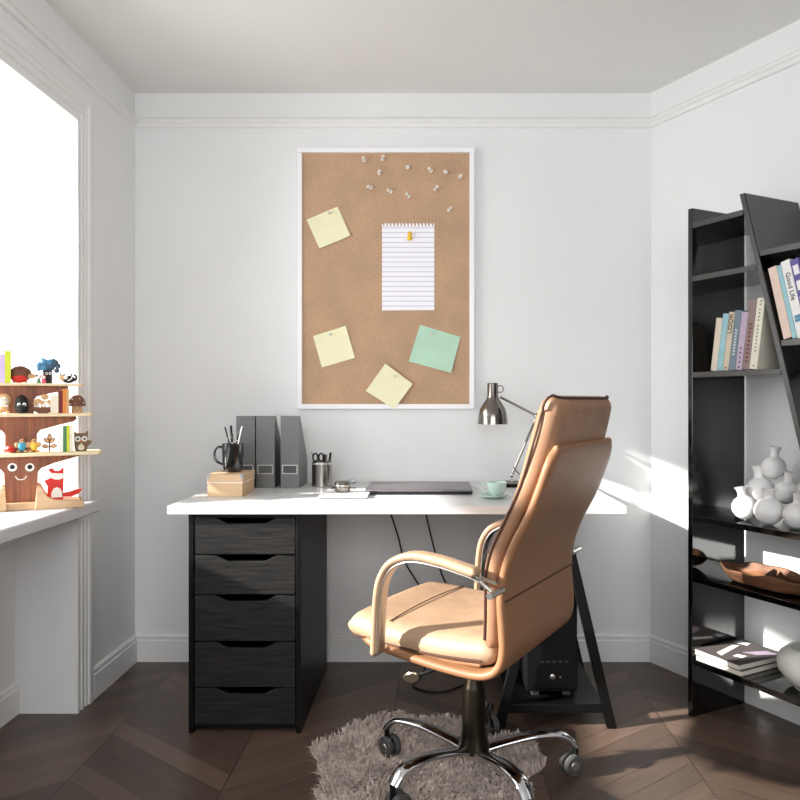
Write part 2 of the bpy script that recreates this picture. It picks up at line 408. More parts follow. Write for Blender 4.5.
# radiator under the sill
rad = thing('radiator', 'white panel radiator under the window sill at the left edge', 'radiator', (-1.40, 1.9, 0))
rb = MB().box((-.025,-.55,.12),(.025,.50,.62))
for i in range(18): rb.box((.022, -.53+i*.0565, .15), (.032, -.53+i*.0565+.03, .59))
rb.build('panel', 'radiator', rad, bevel=.004)
MB().box((-.03,-.555,.62),(.034,.505,.635)).build('top_grille', 'radiator', rad, bevel=.003)
for y in (-.4, .35): MB().box((-.015,y,0),(.015,y+.03,.12)).build('foot', 'radiator', rad)

# ------------------------------------------------------------------ desk
dk = MB().box((-.872, 2.484, .726), (.631, 3.198, .754)).build('desk_top', 'desk', bevel=.0015)
dk.name = 'desk'; tag(dk, 'white rectangular desk top resting on the black drawers and black trestle', 'desk')

# drawer unit
AX0, AX1, AY0, AY1 = -.810, -.440, 2.508, 3.12
du = thing('drawer_unit', 'black wood drawer unit with five cut-out drawers under the desk', 'drawers', ((AX0+AX1)/2, (AY0+AY1)/2, 0))
hx, hy = (AX1-AX0)/2, (AY1-AY0)/2
MB().box((-hx,-hy,0),(-hx+.016,hy,.724)).build('side_panel', 'black_side', du, bevel=.001)
MB().box((hx-.016,-hy,0),(hx,hy,.724)).build('side_panel', 'black_side', du, bevel=.001)
MB().box((-hx+.016,-hy+.003,.712),(hx-.016,hy,.724)).build('top_panel', 'black_side', du)
MB().box((-hx+.016,hy-.01,.02),(hx-.016,hy,.712)).build('back_panel', 'black_side', du)
MB().box((-hx+.016,-hy+.012,.012),(hx-.016,hy-.01,.028)).build('bottom_panel', 'black_side', du)
tops = [.711, .586, .454, .300, .148]; bots = [.590, .458, .304, .152, .030]
for zt, zb in zip(tops, bots):
    a = hx-.019
    poly = [(-a,zb),(a,zb),(a,zt),(.105,zt),(.066,zt-.019),(-.058,zt-.019),(-.095,zt),(-a,zt)]
    d = MB().prism(poly, -hy+.002, -hy+.018).build('drawer', 'black_wood', du, bevel=.0015)
    MB().box((-a+.01,-hy+.02,zb+.012),(a-.01,hy-.03,zb+.02)).build('drawer_box', 'black_side', d)

# trestle
tx = .408
ts = thing('trestle', 'black steel A-frame trestle with low shelf under the right end of the desk', 'trestle', (tx, 2.826, 0))
def bar(p, q, wx, wy):
    p = Vector(p); q = Vector(q)
    vs = [p+Vector((sx*wx/2, sy*wy/2, 0)) for sx, sy in ((-1,-1),(1,-1),(1,1),(-1,1))] + [q+Vector((sx*wx/2, sy*wy/2, 0)) for sx, sy in ((-1,-1),(1,-1),(1,1),(-1,1))]
    return MB().add(vs, [(3,2,1,0),(4,5,6,7),(0,1,5,4),(1,2,6,5),(2,3,7,6),(3,0,4,7)])
for yy in (-.27, .27):
    for sg in (-1, 1):
        bar((sg*.188, yy, 0), (sg*.024, yy, .70), .033, .03).build('leg', 'blackmetal', ts, bevel=.002)
    MB().box((-.165, yy-.012, .052), (.165, yy+.012, .082)).build('crossbar', 'blackmetal', ts, bevel=.001)
MB().box((-.045, -.30, .70), (.045, .30, .7245)).build('top_beam', 'blackmetal', ts, bevel=.002)
MB().box((-.160, -.257, .070), (.160, .257, .080)).build('shelf', 'blackmetal', ts)

# computer tower
pc = thing('computer_tower', 'black computer tower standing on the trestle shelf behind the chair', 'computer', (.404, 2.82, .0805))
px0, px1, pz = -.086, .086, .43
MB().box((px0,-.20,.014),(px1,.20,pz)).build('case', 'black', pc, bevel=.004)
MB().box((px0,-.222,.03),(px1,-.2005,pz-.005)).build('front_panel', 'black', pc, bevel=.004)
MB().box((px0+.034,-.2255,.045),(px1-.03,-.2225,.105)).build('glossy_fascia', 'black', pc, bevel=.002)
MB().lathe([(.0095,0),(.0095,.004),(.007,.0055),(.0,.0055)], n=20, mtx=tr(0,-.2257,.075)@rot('X',90)).build('power_button', 'alu', pc)
MB().lathe([(.003,0),(.003,.002),(0,.002)], n=12, mtx=tr(.027,-.2257,.074)@rot('X',90)).build('indicator', 'alu', pc)
for i in range(5): MB().box((px0+.045+i*.021,-.2252,.122),(px0+.057+i*.021,-.2222,.129)).build('port', 'rubber', pc)
for x in (px0+.02, px1-.045):
    for y in (-.19, .15): MB().box((x,y,0),(x+.025,y+.04,.0135)).build('foot', 'rubber', pc)

# ------------------------------------------------------------------ cork board
BY = BW
def bx(px): return X(px, 3.18)
def bz(py): return Z(py, 3.18)
x0, x1, z0, z1 = bx(297), bx(474.5), bz(409), bz(147.5)
bc = ((x0+x1)/2, BW, (z0+z1)/2); bw, bh = (x1-x0)/2, (z1-z0)/2
bd = thing('cork_board', 'large cork pin board in a thin white frame on the back wall', 'pin board', bc)
fw = .021
MB().box((-bw,-.030,bh-fw),(bw,-.001,bh)).build('frame_rail', 'white_frame', bd, bevel=.002)
MB().box((-bw,-.030,-bh),(bw,-.001,-bh+fw)).build('frame_rail', 'white_frame', bd, bevel=.002)
MB().box((-bw,-.030,-bh+fw),(-bw+fw,-.001,bh-fw)).build('frame_rail', 'white_frame', bd, bevel=.002)
MB().box((bw-fw,-.030,-bh+fw),(bw,-.001,bh-fw)).build('frame_rail', 'white_frame', bd, bevel=.002)
MB().box((-bw+fw,-.018,-bh+fw),(bw-fw,-.002,bh-fw)).build('cork_panel', 'cork', bd)
CS = BW-.018    # cork surface
def note(name, corners, m, label, cat, curl=(0,0,0,0), y=CS-.0012, push=.0):
    C4 = [Vector((X(p, 3.187), 0, Z(q, 3.187))) for p, q in corners]      # tl, tr, br, bl
    c = sum(C4, Vector())/4; n = 10; vs = []
    for j in range(n+1):
        for i in range(n+1):
            u, v = i/n, j/n
            p = (C4[0]*(1-u)+C4[1]*u)*(1-v) + (C4[3]*(1-u)+C4[2]*u)*v - c
            w = [(1-u)*(1-v), u*(1-v), u*v, (1-u)*v]
            off = sum(k*ww**2 for k, ww in zip(curl, w))
            vs.append((p.x, -off, p.z))
    fs = [(j*(n+1)+i, j*(n+1)+i+1, (j+1)*(n+1)+i+1, (j+1)*(n+1)+i) for j in range(n) for i in range(n)]
    mb = MB(); k = len(vs); mb.v = vs + [(a, b+.0006, c_) for a, b, c_ in vs]
    mb.f = fs + [tuple(k+i for i in f[::-1]) for f in fs]
    rim = [i for i in range(n)] + [i*(n+1)+n for i in range(n)] + [n*(n+1)+n-i for i in range(n)] + [(n-i)*(n+1) for i in range(n)]
    for a, b in zip(rim, rim[1:]+rim[:1]): mb.f.append((a, b, k+b, k+a))
    o = mb.build(name, m, loc=(c.x, y-push, c.z)); return tag(o, label, cat)
note('sticky_note', [(306.6,219.6),(337.5,206.5),(350.6,236),(319.7,249)], 'yellow_note', 'pale yellow sticky note at the upper left of the cork board', 'sticky note', (.0,0,.012,.012))
note('sticky_note', [(313,336),(346,326),(355,358),(322,367.6)], 'yellow_note', 'pale yellow sticky note at the lower left of the cork board', 'sticky note', (0,.012,.006,.006))
note('sticky_note', [(385.5,363.6),(412.8,384),(394.5,409),(366,391)], 'yellow_note', 'pale yellow sticky note overlapping the bottom frame of the cork board', 'sticky note', (.0,0,.0,.004), push=.0135)
note('sticky_note', [(420,324.7),(460.5,337),(451,373),(408.8,361.5)], 'green_note', 'mint green sticky note at the lower right of the cork board', 'sticky note', (0,.004,.014,.006))
# lined sheet with torn holes
tl = (X(382,3.187), Z(224,3.187)); br = (X(434.3,3.187), Z(310.5,3.187)); cx_, cz_ = (tl[0]+br[0])/2, (tl[1]+br[1])/2
hw, hh = (br[0]-tl[0])/2, (tl[1]-br[1])/2; poly = [(-hw,-hh),(hw,-hh+.002)]
nt_ = 15
tooth = []
for i in range(nt_):
    a = hw - 2*hw*(i/nt_); b_ = a - 2*hw/nt_
    tooth += [(a, hh+.004), (a-.30*(a-b_), hh+.004), (a-.32*(a-b_), hh-.010), (a-.68*(a-b_), hh-.010), (a-.70*(a-b_), hh-.001)]
poly += tooth + [(-hw, hh+.002)]
pp = MB().prism(poly, -.0006, 0).build('lined_sheet', 'lined', loc=(cx_, CS-.0015, cz_))
tag(pp, 'white lined notebook sheet with torn holes pinned on the cork board', 'paper')

def pin(px, py, m, label, yoff=0, tx_=0, tz_=0, s=1, name='push_pin'):
    t = thing(name, label, 'push pin', (X(px,3.187), CS-.0003-yoff, Z(py,3.187)))
    q = rot('Z', tx_) @ rot('X', 90+tz_) @ Matrix.Scale(s, 4)
    MB().lathe([(.0006,0),(.0006,.008)], n=8, mtx=q).build('needle', 'alu', t)
    MB().lathe([(.0075,.006),(.0078,.009),(.0045,.011),(.0042,.019),(.0062,.022),(.0068,.024),(.0055,.0265),(0,.027)], n=16, mtx=q).build('head', m, t)
    return t
pins = [(365,162,'leftmost in the top row'),(382.5,161,'second from the left in the top row'),(379.5,174,'just below the second pin of the top row'),
 (372,188,'lowest of the left cluster'),(392,192,'left of centre in the second row'),(410,198,'right above the torn edge of the lined sheet'),
 (408,167,'alone in the middle of the top row'),(432,172,'left one of the pair near the top right'),(445,171,'right one of the pair near the top right'),
 (460,178,'nearest the right side of the frame'),(434,191,'directly below the pair near the top right'),(448,211,'lowest of all on the right')]
for i, (a, b, l) in enumerate(pins):
    pin(a, b, 'pin', 'clear push pin stuck in the cork, '+l, tx_=random.uniform(-35,35), tz_=random.uniform(-30,30), s=1.15)
pin(329, 213, 'pin', 'clear push pin through the upper left yellow note', .002, 10, 5, .8)
pin(331, 334, 'pin', 'clear push pin through the lower left yellow note', .002, -10, 5, .8)
pin(395, 376, 'pin', 'clear push pin through the bottom yellow note', .0155, 5, 5, .8)
pin(431, 334, 'pin', 'clear push pin through the mint green note', .003, 5, 5, .8)
pin(409.5, 241, 'yellow_pin', 'yellow push pin holding the lined sheet', .001, 4, -50, 1.5)

# ------------------------------------------------------------------ things on the desk
DZ = .7545
# kraft box
bxw = thing('storage_box', 'brown cardboard box with lid and metal corners under the black mug', 'box', (-.746, 2.80, DZ))
MB().box((-.062,-.088,0),(.062,.088,.052)).build('body', 'kraft', bxw, bevel=.001)
lid = MB().box((-.064,-.090,.050),(.064,.090,.080)).build('lid', 'kraft', bxw, bevel=.0015)
MB().box((-.0645,-.0905,.0495),(.0645,.0905,.0515)).build('lid_edge', 'paper', lid)
for sx in (-1,1):
    for sy in (-1,1):
        xa, xb = sorted((sx*.0655, sx*.053)); ya, yb2 = sorted((sy*.0915, sy*.080))
        MB().box((xa, ya, .064), (xb, yb2, .0808)).build('corner_cap', 'alu', lid, bevel=.001)
# mug with pens
mg = thing('mug', 'black glossy mug full of pens on the brown cardboard box', 'mug', (-.741, 2.80, DZ+.081))
MB().lathe([(0,0),(.028,0),(.033,.003),(.037,.03),(.039,.07),(.040,.104),(.0375,.104),(.036,.07),(.034,.03),(.03,.008),(0,.007)], n=40).build('body', 'mug', mg)
MB().tube([(-.036,0,.088),(-.052,0,.092),(-.066,0,.078),(-.068,0,.056),(-.056,0,.036),(-.034,0,.027)], .0045, smooth=4).build('handle', 'mug', mg)
def pen(name, label, base, top, r, m, cat='pen', tip=None, group=None):
    b = Vector(base); d = Vector(top)-b; o = thing(name, label, cat, base, group=group)
    MB().tube([(0,0,0), d*.8, d*.97, d], [r, r, r, r*.5], n=10).build('barrel', m, o)
    MB().tube([d*.72 , d*.74], [r*1.15, r*1.15], n=10).build('band', tip or 'alu', o)
    return o
mx_, my_, mz_ = -.741, 2.80, DZ+.083+.006
pen('pen', 'thin black pen leaning left in the black mug', (mx_+.012,my_,mz_), (mx_-.031,my_+.005,mz_+.158), .0028, 'black')
pen('pen', 'thick black pen with round end upright in the black mug', (mx_+.0,my_+.014,mz_), (mx_-.012,my_+.018,mz_+.163), .0042, 'black')
pen('pen', 'short black pen in the middle of the black mug', (mx_+.002,my_-.014,mz_), (mx_+.002,my_-.012,mz_+.135), .003, 'black')
pen('pen', 'black pen leaning right in the black mug', (mx_-.010,my_-.002,mz_), (mx_+.026,my_-.002,mz_+.146), .003, 'black')
pen('pencil', 'white pencil at the right rim of the black mug', (mx_-.005,my_+.010,mz_), (mx_+.031,my_+.012,mz_+.160), .0022, 'toy_white', 'pencil')

# magazine files
def mag_file(x, label):
    t = thing('magazine_file', label, 'magazine file', (x, 3.0, DZ), group='grey magazine files on the desk')
    w2, hgt, dep, low, th = .0365, .283, .19, .10, .003
    MB().box((-w2,-.015,0),(w2,-.012,hgt)).build('spine', 'file', t, bevel=.0005)
    side = [(-.012,0),(dep-.015,0),(dep-.015,low),(.01,hgt),(-.012,hgt)]
    MB().prism(side, -w2, -w2+th, 'x').build('side_panel', 'file', t)
    MB().prism(side, w2-th, w2, 'x').build('side_panel', 'file', t)
    MB().box((-w2+th,-.012,0),(w2-th,dep-.015,th)).build('bottom_panel', 'file', t)
    MB().box((-w2+th,dep-.018,th),(w2-th,dep-.015,low)).build('end_panel', 'file', t)
    lf = MB()
    lx, lz, a, b, s = 0, .073, .030, .018, .0035
    lf.box((lx-a,-.018,lz-b),(lx+a,-.0152,lz-b+s)).box((lx-a,-.018,lz+b-s),(lx+a,-.0152,lz+b)).box((lx-a,-.018,lz-b+s),(lx-a+s,-.0152,lz+b-s)).box((lx+a-s,-.018,lz-b+s),(lx+a,-.0152,lz+b-s))
    h = lf.build('label_holder', 'alu', t, bevel=.0004)
    MB().box((-a+s,-.0162,lz-b+s),(a-s,-.0153,lz+b-s)).build('label_card', 'label_dark', h)
    for k in range(2): MB().box((-w2+.008+k*.02, .0, .004),(-w2+.024+k*.02, dep-.022, .085+k*.008)).build('papers', 'cream', t)
mag_file(-.740, 'dark grey magazine file partly behind the brown box and mug')
mag_file(-.662, 'dark grey magazine file in the middle of the three')
mag_file(-.566, 'dark grey magazine file standing apart on the right of the three')

# tin pencil cup
pcx, pcy = X(322,3.04), 3.04
pcup = thing('pencil_cup', 'polished metal pencil cup with scissors beside the grey files', 'cup', (pcx, pcy, DZ))
MB().lathe([(0,0),(.038,0),(.040,.002),(.040,.098),(.041,.100),(.0385,.100),(.0385,.004),(0,.004)], n=40).build('body', 'mesh_metal', pcup)
MB().lathe([(.0402,.088),(.0412,.09),(.0412,.094),(.0402,.096)], n=40).build('rim_band', 'alu', pcup)
sc_ = thing('scissors', 'black handled scissors standing in the metal pencil cup', 'scissors', (pcx-.016, pcy-.012, DZ+.006))
for sg in (-1, 1):
    cx2 = sg*.0115 + .003
    MB().tube([(cx2+.010*math.cos(a), 0, .111+.0155*math.sin(a)) for a in [i*PI/8 for i in range(17)]], .0034, n=8, cap=False).build('handle', 'black', sc_)
    MB().prism([(sg*.002,.0),(sg*.004+.003,.05),(cx2,.100),(cx2-.004*sg,.098),(-sg*.001,.02)], -.001+.0012*sg, .0005+.0012*sg).build('blade', 'alu', sc_)
pen('marker', 'thick black marker in the metal pencil cup', (pcx+.006,pcy+.008,DZ+.006), (pcx+.006,pcy+.012,DZ+.128), .006, 'black', 'marker')
pen('pen', 'dark grey pen upright in the metal pencil cup', (pcx+.014,pcy-.012,DZ+.006), (pcx+.018,pcy-.012,DZ+.130), .0035, 'label_dark')
pen('pen', 'black pen leaning right in the metal pencil cup', (pcx+.018,pcy+.006,DZ+.006), (pcx+.034,pcy+.006,DZ+.136), .0045, 'black')
pen('pen', 'thin grey pen leaning left in the metal pencil cup', (pcx-.012,pcy+.016,DZ+.006), (pcx-.044,pcy+.016,DZ+.138), .002, 'toy_grey')

# notepad with stapler and tape
npd = thing('notepad', 'white notepad lying on the desk under the small grey dispenser', 'notepad', (X(343,2.66), 2.765, DZ))
MB().box((-.085,-.10,0),(.085,.11,.003)).build('back_card', 'label_dark', npd, bevel=.0005)
MB().box((-.085,-.10,.0031),(.085,.11,.010)).build('sheets', 'paper', npd, bevel=.001)
td = thing('tape_dispenser', 'rounded grey metal dispenser standing on the white notepad', 'dispenser', (X(342.5,2.77), 2.77, DZ+.0105))
MB().lathe([(0,0),(.024,0),(.028,.004),(.029,.02),(.028,.034),(.022,.040),(0,.041)], n=32, sy=.8).build('body', 'gunmetal', td)
MB().lathe([(.0292,.022),(.0298,.024),(.0292,.026)], n=32, sy=.8).build('seam', 'alu', td)
stp = thing('stapler', 'grey stapler lying open behind the dispenser on the notepad edge', 'stapler', (X(339,2.92), 2.93, DZ))
MB().box((-.03,-.014,0),(.065,.014,.008)).build('base', 'label_dark', stp, bevel=.003)
MB().tube([(-.028,0,.012),(0,0,.022),(.04,0,.031),(.064,0,.034)], [.006,.010,.011,.010], n=12, smooth=3).build('arm', 'toy_grey', stp)
MB().ball((-.028,0,.010), .009).build('hinge', 'gunmetal', stp)

# laptop
lp = thing('laptop', 'closed dark grey laptop in the middle of the white desk', 'laptop', (X(419.5,2.9), 2.915, DZ))
MB().box((-.196,-.145,.003),(.196,.135,.010)).build('base', 'laptop_dark', lp, bevel=.003)
MB().box((-.197,-.147,.0112),(.197,.136,.0185)).build('screen_lid', 'laptop', lp, bevel=.003)
for sx in (-.17,.17):
    for y in (-.12,.11): MB().box((sx-.01,y,0),(sx+.01,y+.01,.0028)).build('foot', 'rubber', lp)
MB().box((-.12,.132,.008),(.12,.140,.013)).build('hinge', 'laptop_dark', lp)

# cup and saucer
cu = thing('saucer', 'mint green saucer under the teacup on the desk', 'saucer', (X(494,2.68), 2.68, DZ))
MB().lathe([(0,.002),(.025,.0),(.028,.001),(.045,.007),(.053,.010),(.053,.0115),(.044,.009),(.027,.004),(0,.004)], n=40).build('dish', 'mint', cu)
cp = thing('teacup', 'mint green teacup on its saucer beside the office chair', 'cup', (X(496.5,2.68), 2.68, DZ+.0045))
MB().lathe([(0,0),(.016,0),(.017,.004),(.022,.009),(.030,.022),(.034,.040),(.036,.052),(.0345,.052),(.032,.038),(.028,.022),(.02,.012),(0,.008)], n=40).build('bowl', 'mint', cp)
MB().tube([(-.033,0,.044),(-.046,0,.046),(-.054,0,.036),(-.046,0,.022),(-.029,0,.018)], .003, smooth=4).build('handle', 'mint', cp)
sp_ = thing('teaspoon', 'silver teaspoon resting on the mint saucer', 'spoon', (X(503,2.64), 2.645, DZ+.012))
MB().tube([(-.01,0,.0),(.02,.004,.003)], .0016).build('handle', 'alu', sp_); MB().ball((-.016,0,.0), .008, sc=(1.2,.8,.3)).build('spoon_bowl', 'alu', sp_)
pl = MB().box((-.05,-.04,0),(.05,.04,.0025)).build('paper_sheet', 'paper', loc=(X(486,3.02), 3.03, DZ), rz=.2); tag(pl, 'white sheet of paper on the desk between laptop and lamp base', 'paper')

# desk lamp
LY = 3.07
lm = thing('desk_lamp', 'dark metal desk lamp with bell shade behind the chair', 'lamp', (X(512,LY), LY, DZ))
MB().lathe([(0,0),(.070,0),(.072,.003),(.072,.010),(.068,.014),(.02,.017),(0,.017)], n=48).build('base', 'bronze', lm)
MB().lathe([(.007,.016),(.007,.040),(0,.042)], n=16).build('post', 'alu', lm)
ex, ez = X(537,LY)-X(512,LY), Z(416,LY)-DZ
MB().ball((0,0,.042), .010).build('joint', 'chrome', lm)
MB().tube([(0,0,.042),(ex,0,ez)], .005, n=12).build('lower_arm', 'arm_grey', lm)
MB().tube([(.004,-.006,.075),(.030,-.006,.045)], .002, n=8).build('spring', 'black', lm)
MB().ball((ex,0,ez), .012).build('elbow_joint', 'gunmetal', lm)
hx_, hz_ = X(500,LY)-X(512,LY), Z(397,LY)-DZ
MB().tube([(ex,0,ez),(hx_,0,hz_)], .005, n=12).build('upper_arm', 'arm_grey', lm)
scx, szt = X(492.7,LY)-X(512,LY), Z(383,LY)-DZ
sz = lambda py: Z(py,LY)-DZ
prof = [(0,sz(383)),(.021,sz(383)),(.022,sz(384)),(.0222,sz(396)),(.026,sz(399)),(.040,sz(404)),(.052,sz(409)),(.058,sz(415)),(.061,sz(424)),(.0595,sz(424)),(.056,sz(415)),(.050,sz(409.5)),(.038,sz(405)),(.020,sz(400)),(0,sz(400))]
shd = MB().lathe([(r, z) for r, z in prof], c=(scx,0,0), n=48).build('lamp_shade', 'gunmetal', lm, angle=50)
MB().ball((scx,0,sz(410)), .022).build('bulb', 'toy_white', lm)
MB().tube([(scx+.030+.013*math.cos(a), 0, sz(389)+.014*math.sin(a)) for a in [i*PI/8 for i in range(17)]], .002, n=8, cap=False).build('ring_handle', 'gunmetal', lm)

# cables
def cable(pts, r, label, name='cable'):
    o = MB().tube(pts, r, n=8, smooth=6).build(name, 'cable'); return tag(o, label, 'cable')
cy_ = 3.14
def wire(px, r, label, tail):
    cable([(X(p, 3.14), 3.14, Z(q, 3.14)) for p, q in px] + tail, r, label)
wire([(389.5,503),(391,514),(398,536),(405,562),(420,588),(430,620)], .0035, 'left black cable hanging below the desk behind the armrest', [(X(432,3.1),3.10,.08),(X(420,3.0),3.0,.004),(X(414,2.9),2.9,.004),(X(440,2.85),2.85,.004),(X(466,2.93),2.93,.004)])
wire([(425,503),(426,514),(434,548),(441,572),(449,592),(456,625)], .0035, 'right black cable hanging below the desk behind the armrest', [(X(455,3.1),3.12,.06),(X(450,3.04),3.04,.004),(X(480,3.02),3.06,.004)])

# ------------------------------------------------------------------ office chair
CC = (.116, 2.2, .0045); CA = R(151)
ch = thing('office_chair', 'tan leather high-back office chair on chrome star base, seen from behind', 'chair', CC, CA)
shell = [(.225,.440),(.129,.424),(.046,.413),(-.035,.404),(-.12,.400),(-.165,.408),(-.192,.432),(-.203,.472),(-.201,.528),(-.197,.593),(-.204,.66),(-.230,.735),(-.275,.821),(-.308,.905),(-.330,.975)]
def sh_w(q):
    w_ = .53 if q < .45 else .53 - .01*(q-.45)
    if q > .94: w_ -= .085*(1-math.sqrt(max(0, 1-((q-.94)/.062)**2)))
    if q < .06: w_ -= .05*(1-q/.06)**2
    return w_
sh = MB().pad(shell, sh_w, .022, res=6, m=14).build('shell', 'leather_shell', ch, angle=60)
seam = catmull([Vector((-.2085, 0, .597))]*1 + [Vector((-.2085, 0, .598))], 1)
MB().box((-.2105,-.262,.594),(-.2075,.262,.598)).build('shell_seam', 'piping', sh)
back = [(-.158,.49),(-.160,.55),(-.162,.65),(-.175,.71),(-.214,.79),(-.255,.88),(-.283,.965),(-.300,1.025),(-.308,1.058),(-.313,1.074)]
def bk_w(q): return .488 - .02*max(0, q-.7)/.3 - (.008 if q > .985 else 0)
def bk_t(q):
    t = .046 + .020*min(1, max(0, (q-.62)/.2))
    return t - .008*math.exp(-((q-.56)/.02)**2)
bk = MB().pad(back, bk_w, bk_t, res=6, bulge=.12, m=14).build('back_cushion', 'leather_back', ch, angle=80)
def edge_line(path, y, off, r, a=0, b=None, res=6):
    P = catmull([Vector((p[0], 0, p[1])) for p in path], res)[a:b]; out = []
    for i, p in enumerate(P):
        d = (P[min(i+1,len(P)-1)]-P[max(i-1,0)]).normalized(); nn = Vector((-d.z,0,d.x)); out.append(p + nn*off + Vector((0, y(i/(len(P)-1)) if callable(y) else y, 0)))
    return out
pipe_r = edge_line(back, lambda q: bk_w(q)/2 - .0008, -.011, .002, 0, None, 3)
Pe = Vector((back[-1][0], 0, back[-1][1])); q0 = edge_line(back, 0, 0, 0); tipv = (q0[-1]-q0[-2]).normalized(); tn = Vector((-tipv.z, 0, tipv.x)); WE = .2405
half = pipe_r[:-1] + [Pe + tipv*dd + tn*h_ + Vector((0, WE-dy, 0)) for h_, dd, dy in ((-.011,0,0),(-.010,.014,.000),(-.006,.027,.002),(0,.0345,.010),(.008,.0335,.024),(.013,.0325,.045),(.014,.0322,.12))]
loop = half + [Vector((p.x, -p.y, p.z)) for p in half[::-1]]
MB().tube(loop, .0034, n=8).build('piping', 'piping', bk)
MB().box((-.178,-.236,.7095),(-.1475,.236,.7125)).build('cross_seam', 'piping', bk)
seat = [(-.140,.453),(-.08,.449),(0,.447),(.08,.449),(.16,.454),(.215,.460),(.252,.462)]
def st_t(q): return .070 + .004*math.sin(q*PI)
st = MB().pad(seat, lambda q: .500 - .03*max(0, q-.8)/.2, st_t, res=6, bulge=.22, m=16).build('seat_cushion', 'leather', ch, angle=80)
for sg in (1, -1):
    MB().tube(edge_line(seat, sg*.2465, -.016, 0), .0034, n=8, up=(0,1,0)).build('piping', 'piping', st)
MB().tube([(.145,y_,.4975-.0115*(y_/.25)**2+.0042) for y_ in [(-.225+.45*i/16) for i in range(17)]], .0016, n=6).build('seat_seam', 'piping', st)
MB().pad([(-.125,.420),(0,.416),(.1,.420),(.20,.432)], .47, .016, res=4).build('seat_base', 'leather_shell', ch, angle=70)
# arms
arm = [(.135,.437),(.132,.50),(.128,.57),(.118,.625),(.092,.668),(.05,.692),(.0,.699),(-.07,.692),(-.150,.676)]
for sg in (1, -1):
    a_ = thing; yb = sg*.308
    ar = MB().pad(arm, lambda q: .046, lambda q: .017+.006*min(1, max(0,(q-.45)*4)), y0=yb, res=6, m=5).build('armrest', 'leather', ch, angle=70)
    P = edge_line(arm, yb, 0, 0); strip = []
    for i, p in enumerate(P):
        d = (P[min(i+1,len(P)-1)]-P[max(i-1,0)]).normalized(); nn = Vector((-d.z,0,d.x)); strip.append(((p+nn*.0145).x, (p+nn*.0145).z))
    if strip[0][0] > .135: strip = [( (P[i]-Vector((-(P[min(i+1,len(P)-1)]-P[max(i-1,0)]).normalized().z,0,(P[min(i+1,len(P)-1)]-P[max(i-1,0)]).normalized().x))*-.0) .x, P[i].z) for i in range(len(P))]
    inner = []
    for i, p in enumerate(P):
        d = (P[min(i+1,len(P)-1)]-P[max(i-1,0)]).normalized(); nn = Vector((d.z,0,-d.x))
        c_ = Vector((-.03,0,.55)); nn = nn if (c_-p).dot(nn) > 0 or True else -nn
        q1 = p + nn*.0135; q2 = p - nn*.0135
        inner.append(q1 if (q1-c_).length < (q2-c_).length else q2)
    MB().pad([(q.x, q.z) for q in inner[::3]] + [(-.170,.655)], .036, .005, y0=yb, res=2, m=3, endr=False).build('arm_frame', 'alu', ar, angle=60)
    br_ = MB()
    br_.tube([(-.146,yb,.668),(-.172,yb,.650),(-.204,yb,.628)], .0055, n=10, smooth=3)
    br_.tube([(-.160,yb,.664),(-.176,yb-sg*.03,.650),(-.190,yb-sg*.05,.640)], .005, n=10, smooth=3)
    br_.tube([(-.204,yb-sg*.048,.628),(-.204,yb+sg*.028,.628)], .0085, n=14)
    br_.build('arm_bracket', 'alu', ar)
    MB().tube([(.137,yb-sg*.05,.431),(.137,yb+sg*.020,.431)], .008, n=14).build('arm_bolt', 'alu', ar)
# mechanism, column, lever
MB().box((-.09,-.07,.352),(.09,.07,.392)).build('tilt_mechanism', 'black', ch, bevel=.008)
MB().lathe([(0,.30),(.0215,.30),(.0215,.352),(0,.352)], n=24).build('gas_lift', 'bronze', ch)
MB().lathe([(.048,.085),(.040,.12),(.0345,.15),(.033,.262),(.030,.270),(.022,.300)], n=32).build('column_cover', 'bronze', ch, angle=30)
lv = MB().tube([(.04,.04,.345),(.10,.08,.318),(.145,.09,.300)], .005, smooth=3).build('lever', 'black', ch)
MB().lathe([(0,-.004),(.018,-.004),(.021,0),(.018,.004),(0,.004)], n=20, mtx=tr(.155,.095,.296)@rot('Y',25)@rot('X',60)@Matrix.Diagonal((1.3,.9,1,1))).build('lever_paddle', 'brass', lv)
wheels = []
for k in range(5):
    ang = R(150 + 72*k) - CA
    mt = Matrix.Rotation(ang, 4, 'Z')
    pts = [mt @ Vector(p) for p in ((.035,0,.088),(.10,0,.104),(.18,0,.118),(.25,0,.117),(.280,0,.105),(.302,0,.082))]
    leg = MB().tube(pts, [.024]*4 + [.020]*3, n=16, smooth=4, flat=.45, up=(0,0,1)).build('base_arm', 'chrome', ch, angle=60)
    c = mt @ Vector((.302,0,0)); wheels.append(c); ca = ang + R(160+12*k)
    off = Vector((math.cos(ca), math.sin(ca), 0))*.016; ax = Vector((-math.sin(ca), math.cos(ca), 0))
    cs = MB().tube([c+Vector((0,0,.045)), c+Vector((0,0,.082))], .008, n=12).build('caster', 'black', leg)
    cc = c + off + Vector((0,0,.032))
    for s2 in (-1, 1):
        MB().lathe([(0,-.009),(.026,-.009),(.031,-.005),(.031,.005),(.026,.009),(0,.009)], n=24, mtx=Matrix.Translation(cc+ax*.015*s2) @ ax.to_track_quat('Z','Y').to_matrix().to_4x4()).build('wheel', 'rubber', cs)
        MB().lathe([(0,-.010),(.012,-.010),(.014,-.008),(.014,.008),(.012,.010),(0,.010)], n=20, mtx=Matrix.Translation(cc+ax*.0155*s2) @ ax.to_track_quat('Z','Y').to_matrix().to_4x4()).build('wheel_cap', 'alu', cs)
    MB().box((-.008,-.008,-.006),(.008,.008,.022), mtx=Matrix.Translation(cc)).build('caster_hood', 'black', cs, bevel=.003)

